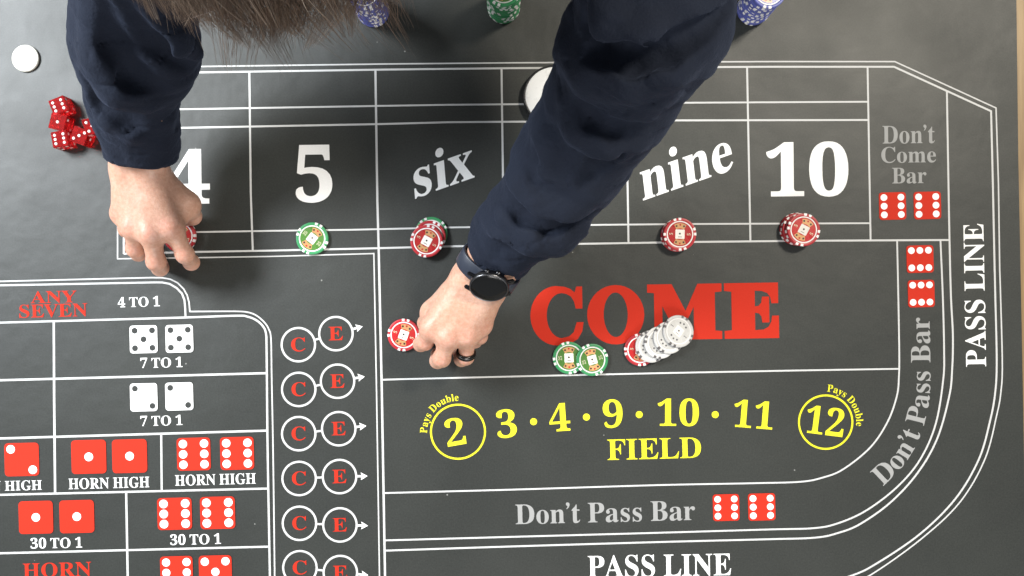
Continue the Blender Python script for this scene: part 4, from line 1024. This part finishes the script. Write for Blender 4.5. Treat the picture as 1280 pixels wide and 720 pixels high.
def ridge(G, pts, r, sink, k=17):
    P = [on_sleeve(G, *q) for q in pts]; n = len(P)
    for i in range(n - 1):
        w0 = 0.45 + 0.55 * math.sin(math.pi * i / (n - 1)); w1 = 0.45 + 0.55 * math.sin(math.pi * (i + 1) / (n - 1))
        G['r'].append((P[i] - V(0, 0, sink), P[i + 1] - V(0, 0, sink), r * w0, r * w1, k))
def crease(G, pts, r, up, k=11):
    P = [on_sleeve(G, *q) for q in pts]; n = len(P)
    for i in range(n - 1):
        w0 = 0.3 + 0.7 * math.sin(math.pi * i / (n - 1)); w1 = 0.3 + 0.7 * math.sin(math.pi * (i + 1) / (n - 1))
        G['c'].append((P[i] + V(0, 0, up), P[i + 1] + V(0, 0, up), r * w0, r * w1, k))
# folds of the reaching sleeve
ridge(G2, [(620, 248), (638, 272), (666, 294), (700, 298), (724, 288)], 16, 8)            # roll above the cuff
crease(G2, [(632, 205), (640, 240), (658, 266), (690, 280), (722, 276), (744, 266)], 14, 2, 5)
ridge(G2, [(650, 190), (656, 226), (676, 252), (706, 260), (744, 240)], 17, 11)
ridge(G2, [(716, 20), (718, 62), (744, 88), (790, 94), (838, 80), (880, 52)], 19, 10)      # big roll at the elbow
crease(G2, [(728, -30), (734, 30), (750, 62), (790, 72), (832, 62), (876, 40), (912, 8)], 16, 1, 5)
ridge(G2, [(752, -30), (770, 26), (812, 44), (860, 20)], 18, 9)
crease(G2, [(722, 126), (740, 150), (766, 163), (796, 158)], 11, 3, 5)
ridge(G2, [(712, 126), (728, 160), (758, 182), (796, 178)], 12, 7)
ridge(G2, [(780, 130), (808, 128), (840, 112)], 10, 7)
ridge(G2, [(676, 150), (686, 180), (682, 216)], 11, 7)
crease(G2, [(654, 160), (664, 192), (664, 222)], 8, 2)
ridge(G2, [(604, 268), (628, 296), (662, 316)], 9, 4)
crease(G2, [(600, 284), (626, 306), (664, 322), (696, 316)], 8, 2)
crease(G2, [(776, 190), (750, 206), (730, 230)], 8, 2)
# folds of the other sleeve
ridge(G1, [(110, 20), (124, 70), (146, 108), (176, 126)], 19, 9)
crease(G1, [(134, 10), (148, 60), (170, 98), (206, 112)], 14, 2)
crease(G1, [(106, 100), (126, 132), (160, 150), (210, 150)], 9, 2)
ridge(G1, [(114, 124), (134, 150), (164, 162), (202, 156)], 7, 5)
crease(G1, [(160, 10), (194, 58), (236, 82)], 12, 2)
ridge(G1, [(178, 20), (206, 50), (240, 66)], 14, 6)
crease(G1, [(134, 172), (176, 184), (218, 172)], 2.2, 0.4, 3)

for G, w, l, e, s0 in ((G1, W1, V(1, 0, 0), ELBOW_R, 0.12), (G2, W2, LAT2, ELBOW_L, 0.155)):   # cloth never sinks into the forearm
    G['arm'] = []
    for s in (-1, 1):
        a, b = w + l * 13.5 * s, e + l * 12 * s
        G['arm'].append((a + (b - a) * s0, b, 19 + 14 * s0 + 1.5, 36))
WK = [(unit(V(.6, .5, .62)), 0.150, 0.3), (unit(V(-.3, .8, .5)), 0.105, 1.7), (unit(V(.9, -.2, .35)), 0.205, 4.0), (unit(V(.2, .35, .92)), 0.083, 2.2)]
def wrinkle(p):
    a = [np.sin(p @ d * f + ph) for d, f, ph in WK]
    s1 = np.abs(np.sin(p @ unit(V(.45, .62, .64)) * 0.062 + 1.6 * a[0] + 1.1 * a[2]))
    s2 = np.abs(np.sin(p @ unit(V(-.5, .7, .5)) * 0.050 + 1.8 * a[3] + 0.9 * a[1] + 1.0))
    fine = 2.0 * np.exp(-(s1 / 0.16) ** 2) * np.clip(a[1] + 0.2, 0, 1) + 2.2 * np.exp(-(s2 / 0.14) ** 2) * np.clip(-a[1] + 0.1, 0, 1)
    return fine + 0.6 * np.sin(p @ WK[1][0] * 0.09 + 2.2 * a[0] + 1.0) + 0.5 * np.sin(p @ WK[0][0] * 0.16 + 1.8 * a[3] + a[2]) * (0.5 + 0.5 * a[1])
GS = [G1, G2, G3]
GP = [Prims(g['p']) for g in GS]
def sw_near(c): return np.min([q.at(c).min(1) for q in GP], 0)
def sw_f(p, c, R):
    c = c[None]; out = None
    dcs = [q.at(c)[0] for q in GP]; m = min(d.min() for d in dcs) + 2 * R + 60
    for G, dc in zip(GS, dcs):
        sel = dc < m
        if not sel.any(): continue
        d = group_d(G, p, sel)
        for a, b, ra, rb, k in G['r']:
            if sd_cone(c, a, b, ra, rb)[0] < R + 30: d = smin(d, sd_cone(p, a, b, ra, rb), k)
        for a, b, ra, rb, k in G['c']:
            if sd_cone(c, a, b, ra, rb)[0] < R + 20: d = smax(d, -sd_cone(p, a, b, ra, rb), k)
        if G['cut']:
            cc, nn = G['cut']
            if np.linalg.norm(c[0] - cc) < 150:
                tt = (p - cc) @ nn
                d = smax(d, tt, 3.0) + 1.1 * np.exp(-((tt + 8) / 2.0) ** 2) + 0.9 * np.exp(-((tt + 46) / 2.4) ** 2)
                a, b, ra, rb = G['hol']; d = np.maximum(d, -sd_cone(p, a, b, ra, rb))
        if 'arm' in G:
            for a, b, ra, rb in G['arm']: d = smin(d, sd_cone(p, a, b, ra, rb), 6)
        out = d if out is None else smin(out, d, 30)
    return out + wrinkle(p)

person = tag(empty('person', (-0.13, 0.62, 0.0)), 'person in a navy sweater leaning over the mat, placing chips with both hands', 'person')
def to_person(o):
    o.parent = person; o.matrix_parent_inverse = Matrix.Translation(-person.location); return o
vs, qs = surface_net(body_f, body_near, (-520, -120, -6), (200, 600, 590), 2.0)
me = np_mesh('body', vs, qs)
red = np.zeros(len(vs))
for c, r in knuckles: red = np.maximum(red, 0.8 * np.exp(-((vs - c) ** 2).sum(1) / (r * r)))
me.attributes.new('redness', 'FLOAT', 'POINT').data.foreach_set('value', red.astype(np.float32))
to_person(link('body', me, M['skin']))
vs, qs = surface_net(sw_f, sw_near, (-560, -60, 20), (240, 700, 560), 2.6)
to_person(link('sweater', np_mesh('sweater', vs, qs), M['navy']))

# ---- hair
def make_hair():
    cen = HEAD + UP_D * 10 - FACE_D * 2
    rad = V(112, 90, 86)
    whorl = unit(V(0.08, 0.62, 0.78))
    N, K = 15000, 13
    nclump = 420
    cd = RNG.normal(size=(nclump, 3)); cd /= np.linalg.norm(cd, axis=1)[:, None]
    cd[:, 2] = np.where(cd @ unit(V(0, 0.3, 0.95)) < -0.35, -cd[:, 2], cd[:, 2])
    cl = RNG.integers(0, nclump, N)
    d = cd[cl] + RNG.normal(size=(N, 3)) * 0.13; d /= np.linalg.norm(d, axis=1)[:, None]
    cdir = RNG.normal(size=(nclump, 3)) * 0.20
    clen = RNG.uniform(0.75, 1.25, nclump); ctone = RNG.uniform(0, 1, nclump)
    lift = RNG.uniform(2.0, 13.0, N) * (0.6 + 0.4 * clen[cl])
    P = np.zeros((N, K, 3)); p = cen + d * (rad + 1.0)
    step = 4.3 * clen[cl] * RNG.uniform(0.85, 1.12, N)
    stray = RNG.uniform(0, 1, N) < 0.005
    step = np.where(stray, step * RNG.uniform(1.3, 2.0, N), step); lift = np.where(stray, lift + 8, lift)
    curl = np.where(stray[:, None], RNG.normal(size=(N, 3)) * 0.6, 0.0)
    vel = None
    fr = unit(V(0.05, -0.90, -0.2))
    for i in range(K):
        P[:, i] = p
        nrm = (p - cen) / rad ** 2; nrm /= np.linalg.norm(nrm, axis=1)[:, None]
        fl = p - (cen + whorl * rad); fl /= np.maximum(np.linalg.norm(fl, axis=1), 1e-6)[:, None]
        g = fl + 0.55 * fr + cdir[cl] + RNG.normal(size=(N, 3)) * 0.05 + curl
        g[:, 2] -= 0.45 * (i / K) ** 1.0
        g -= (g * nrm).sum(1)[:, None] * nrm * 0.8
        g /= np.linalg.norm(g, axis=1)[:, None]
        vel = g if vel is None else 0.6 * vel + 0.4 * g
        p = p + vel / np.linalg.norm(vel, axis=1)[:, None] * step[:, None]
        # keep outside the scalp
        q = (p - cen) / (rad + (lift * min(1, i / 5))[:, None]); l = np.linalg.norm(q, axis=1)
        p = np.where((l < 1)[:, None], cen + q / np.maximum(l, 1e-6)[:, None] * (rad + (lift * min(1, i / 5))[:, None]), p)
    # clumps draw together towards the tips
    for c in range(nclump):
        m = cl == c
        if m.sum() > 2:
            mean = P[m].mean(0)
            t = np.linspace(0, 1, K)[None, :, None] ** 1.5 * np.where(ctone[c] > 0.5, 0.62, 0.30)
            P[m] = P[m] * (1 - t) + mean[None] * t
    T = np.gradient(P, axis=1); T /= np.maximum(np.linalg.norm(T, axis=2), 1e-6)[:, :, None]
    up = V(0.31, 0.2, 0.93)
    U = np.cross(T, up); U /= np.maximum(np.linalg.norm(U, axis=2), 1e-6)[:, :, None]
    B = np.cross(T, U)
    w = (RNG.uniform(0.12, 0.26, N)[:, None] * (1 - 0.75 * np.linspace(0, 1, K)[None] ** 2))[:, :, None]
    ring = np.stack([P + w * (U * math.cos(a) + B * math.sin(a)) for a in (0.5, 2.594, 4.689)], 2)   # N,K,3,3
    verts = ring.reshape(-1, 3)
    base = (np.arange(N)[:, None, None] * K + np.arange(K - 1)[None, :, None]) * 3
    j = np.arange(3)[None, None]; j2 = (np.arange(3) + 1) % 3
    quads = np.stack([base + j, base + j2[None, None], base + 3 + j2[None, None], base + 3 + j], -1).reshape(-1, 4)
    tone = np.clip(ctone[cl] * 0.55 + RNG.uniform(0, 0.55, N) + 0.35 * stray, 0, 1)
    tone = np.repeat(tone, K * 3)
    # scalp cap under the strands
    cv, cq = [], []
    nu, nv = 48, 24
    ax = -FACE_D * 0.75 + UP_D * 0.66; ax = unit(ax); ex = RT; ey = np.cross(ax, ex)
    for i in range(nv + 1):
        th = math.radians(112) * i / nv
        for k in range(nu):
            ph = 2 * math.pi * k / nu
            dd = ax * math.cos(th) + (ex * math.cos(ph) + ey * math.sin(ph)) * math.sin(th)
            cv.append(cen + dd * (rad + 0.5))
    for i in range(nv):
        for k in range(nu):
            k2 = (k + 1) % nu
            cq.append((i * nu + k, (i + 1) * nu + k, (i + 1) * nu + k2, i * nu + k2))
    off = len(verts)
    verts = np.concatenate([verts, np.array(cv)]); quads = np.concatenate([quads, np.array(cq) + off])
    tone = np.concatenate([tone, np.full(len(cv), 0.12)])
    me = np_mesh('hair', verts, quads)
    if len(me.vertices) == len(tone):
        me.attributes.new('strand', 'FLOAT', 'POINT').data.foreach_set('value', tone.astype(np.float32))
    to_person(link('hair', me, M['hair']))
make_hair()

# ------------------------------------------------------------------ watch and ring
def basis(n, t):
    n = unit(n); t = unit(t - n * float(t @ n)); return t, np.cross(n, t), n
def place(o, c, x, y, z):
    m = Matrix(((x[0], y[0], z[0], c[0] / 1000), (x[1], y[1], z[1], c[1] / 1000), (x[2], y[2], z[2], c[2] / 1000), (0, 0, 0, 1)))
    o.matrix_world = m
def make_watch():
    axis = unit(ELBOW_L - W2)
    c = W2 + axis * 21
    lat = unit(LAT2 - axis * float(LAT2 @ axis))
    dor = np.cross(lat, axis); dor = dor if dor[2] > 0 else -dor
    root = empty('wrist_watch'); tag(root, 'black round smart watch with dark strap on the wrist', 'watch')
    place(root, c, lat, np.cross(dor, lat), dor)      # local x = towards thumb, y = along the arm, z = back of the wrist
    # strap: closed band around the wrist (stadium section)
    n = 60; vs, fs = [], []
    for i in range(n):
        a = 2 * math.pi * i / n
        ca, sa = math.cos(a), math.sin(a)
        rr = 1 / ((abs(ca) / 33.5) ** 2.5 + (abs(sa) / 21.0) ** 2.5) ** (1 / 2.5)
        wd = 10.5 - 1.5 * (0.5 - 0.5 * sa)
        for (dr, y) in ((0, -wd), (0, wd), (2.0, wd), (2.8, wd - 1.2), (2.8, -wd + 1.2), (2.0, -wd)):
            vs.append(((rr + dr) * ca / 1000, y / 1000, (rr + dr) * sa / 1000))
    for i in range(n):
        j = (i + 1) % n
        for k in range(6):
            k2 = (k + 1) % 6
            fs.append((i * 6 + k, j * 6 + k, j * 6 + k2, i * 6 + k2))
    me = mesh('strap', vs, fs, True); bm = bmesh.new(); bm.from_mesh(me); bmesh.ops.recalc_face_normals(bm, faces=bm.faces); bm.to_mesh(me); bm.free()
    link('strap', me, M['strap'], root)
    fx, fy, fn = basis(dor * 0.3 + V(0.05, -0.66, 0.50), V(0.95, -0.28, 0.0))
    hc = c + dor * 21 + axis * 1.5 - lat * 10
    HUBM = root.matrix_world.inverted() @ Matrix(((fx[0], fy[0], fn[0], hc[0] / 1000), (fx[1], fy[1], fn[1], hc[1] / 1000), (fx[2], fy[2], fn[2], hc[2] / 1000), (0, 0, 0, 1)))
    def piece(name, prof, mat, par, nseg=64, cap=False):
        v, f = lathe(prof, nseg)
        m = mesh(name, v, f, True); b = bmesh.new(); b.from_mesh(m); bmesh.ops.recalc_face_normals(b, faces=b.faces); b.to_mesh(m); b.free()
        o = link(name, m, M[mat], par); o.matrix_local = HUBM; return o
    piece('case', [(0.01, 0), (18.5, 0), (20.8, 2.0), (21.6, 5), (21.4, 8.6), (20.9, 9.5), (19.9, 9.9), (19.6, 9.3), (0.01, 9.3)], 'steel', root)
    piece('screen', [(0.01, 9.75), (12, 9.75), (19.0, 9.6), (19.5, 9.35), (19.5, 9.0)], 'watch_glass', root)
    for sx in (-1, 1):
        for sy in (-1, 1):
            bm = bmesh.new(); bmesh.ops.create_cube(bm, size=1)
            bmesh.ops.scale(bm, vec=(0.011, 0.004, 0.005), verts=bm.verts)
            bmesh.ops.bevel(bm, geom=list(bm.edges), offset=0.0012, segments=2, affect='EDGES')
            m = bpy.data.meshes.new('lug'); bm.to_mesh(m); bm.free()
            o = link('lug', m, M['steel'], root)
            o.matrix_local = HUBM @ Matrix.Translation((sx * 0.0205, sy * 0.0105, 0.004)) @ Matrix.Rotation(sx * 0.45, 4, 'Y')
    for sx in (-0.006, 0.006):
        v, f = lathe([(0.01, 0), (2.2, 0), (2.4, 0.6), (2.4, 2.0), (1.8, 2.5), (0.01, 2.5)], 20)
        o = link('button', mesh('button', v, f, True), M['steel'], root)
        o.matrix_local = HUBM @ Matrix.Translation((sx, 0.0212, 0.0052)) @ Matrix.Rotation(math.radians(-90), 4, 'X')
make_watch()
def make_ring():
    f = fingers[7]   # ring finger of the watch hand: third chain of the second hand
    m, pip = f[0][0], f[0][1]
    ax = unit(m - pip); c = pip + ax * 5.0
    t, b, n = basis(ax, V(1, 0, 0))
    o = empty('finger_ring'); tag(o, 'black band on the ring finger of the hand with the watch', 'ring')
    place(o, c, t, b, n)
    v, q = lathe([(9.2, -3.2), (10.9, -3.2), (11.4, -2.4), (11.4, 2.4), (10.9, 3.2), (9.2, 3.2), (9.2, -3.2)], 48)
    link('band', mesh('band', v, q, True), M['ring'], o)
    v, q = lathe([(11.35, -0.7), (11.6, -0.5), (11.6, 0.5), (11.35, 0.7)], 48)
    link('inlay_line', mesh('inlay_line', v, q, True), M['steel'], o)
make_ring()
bpy.context.view_layer.update()
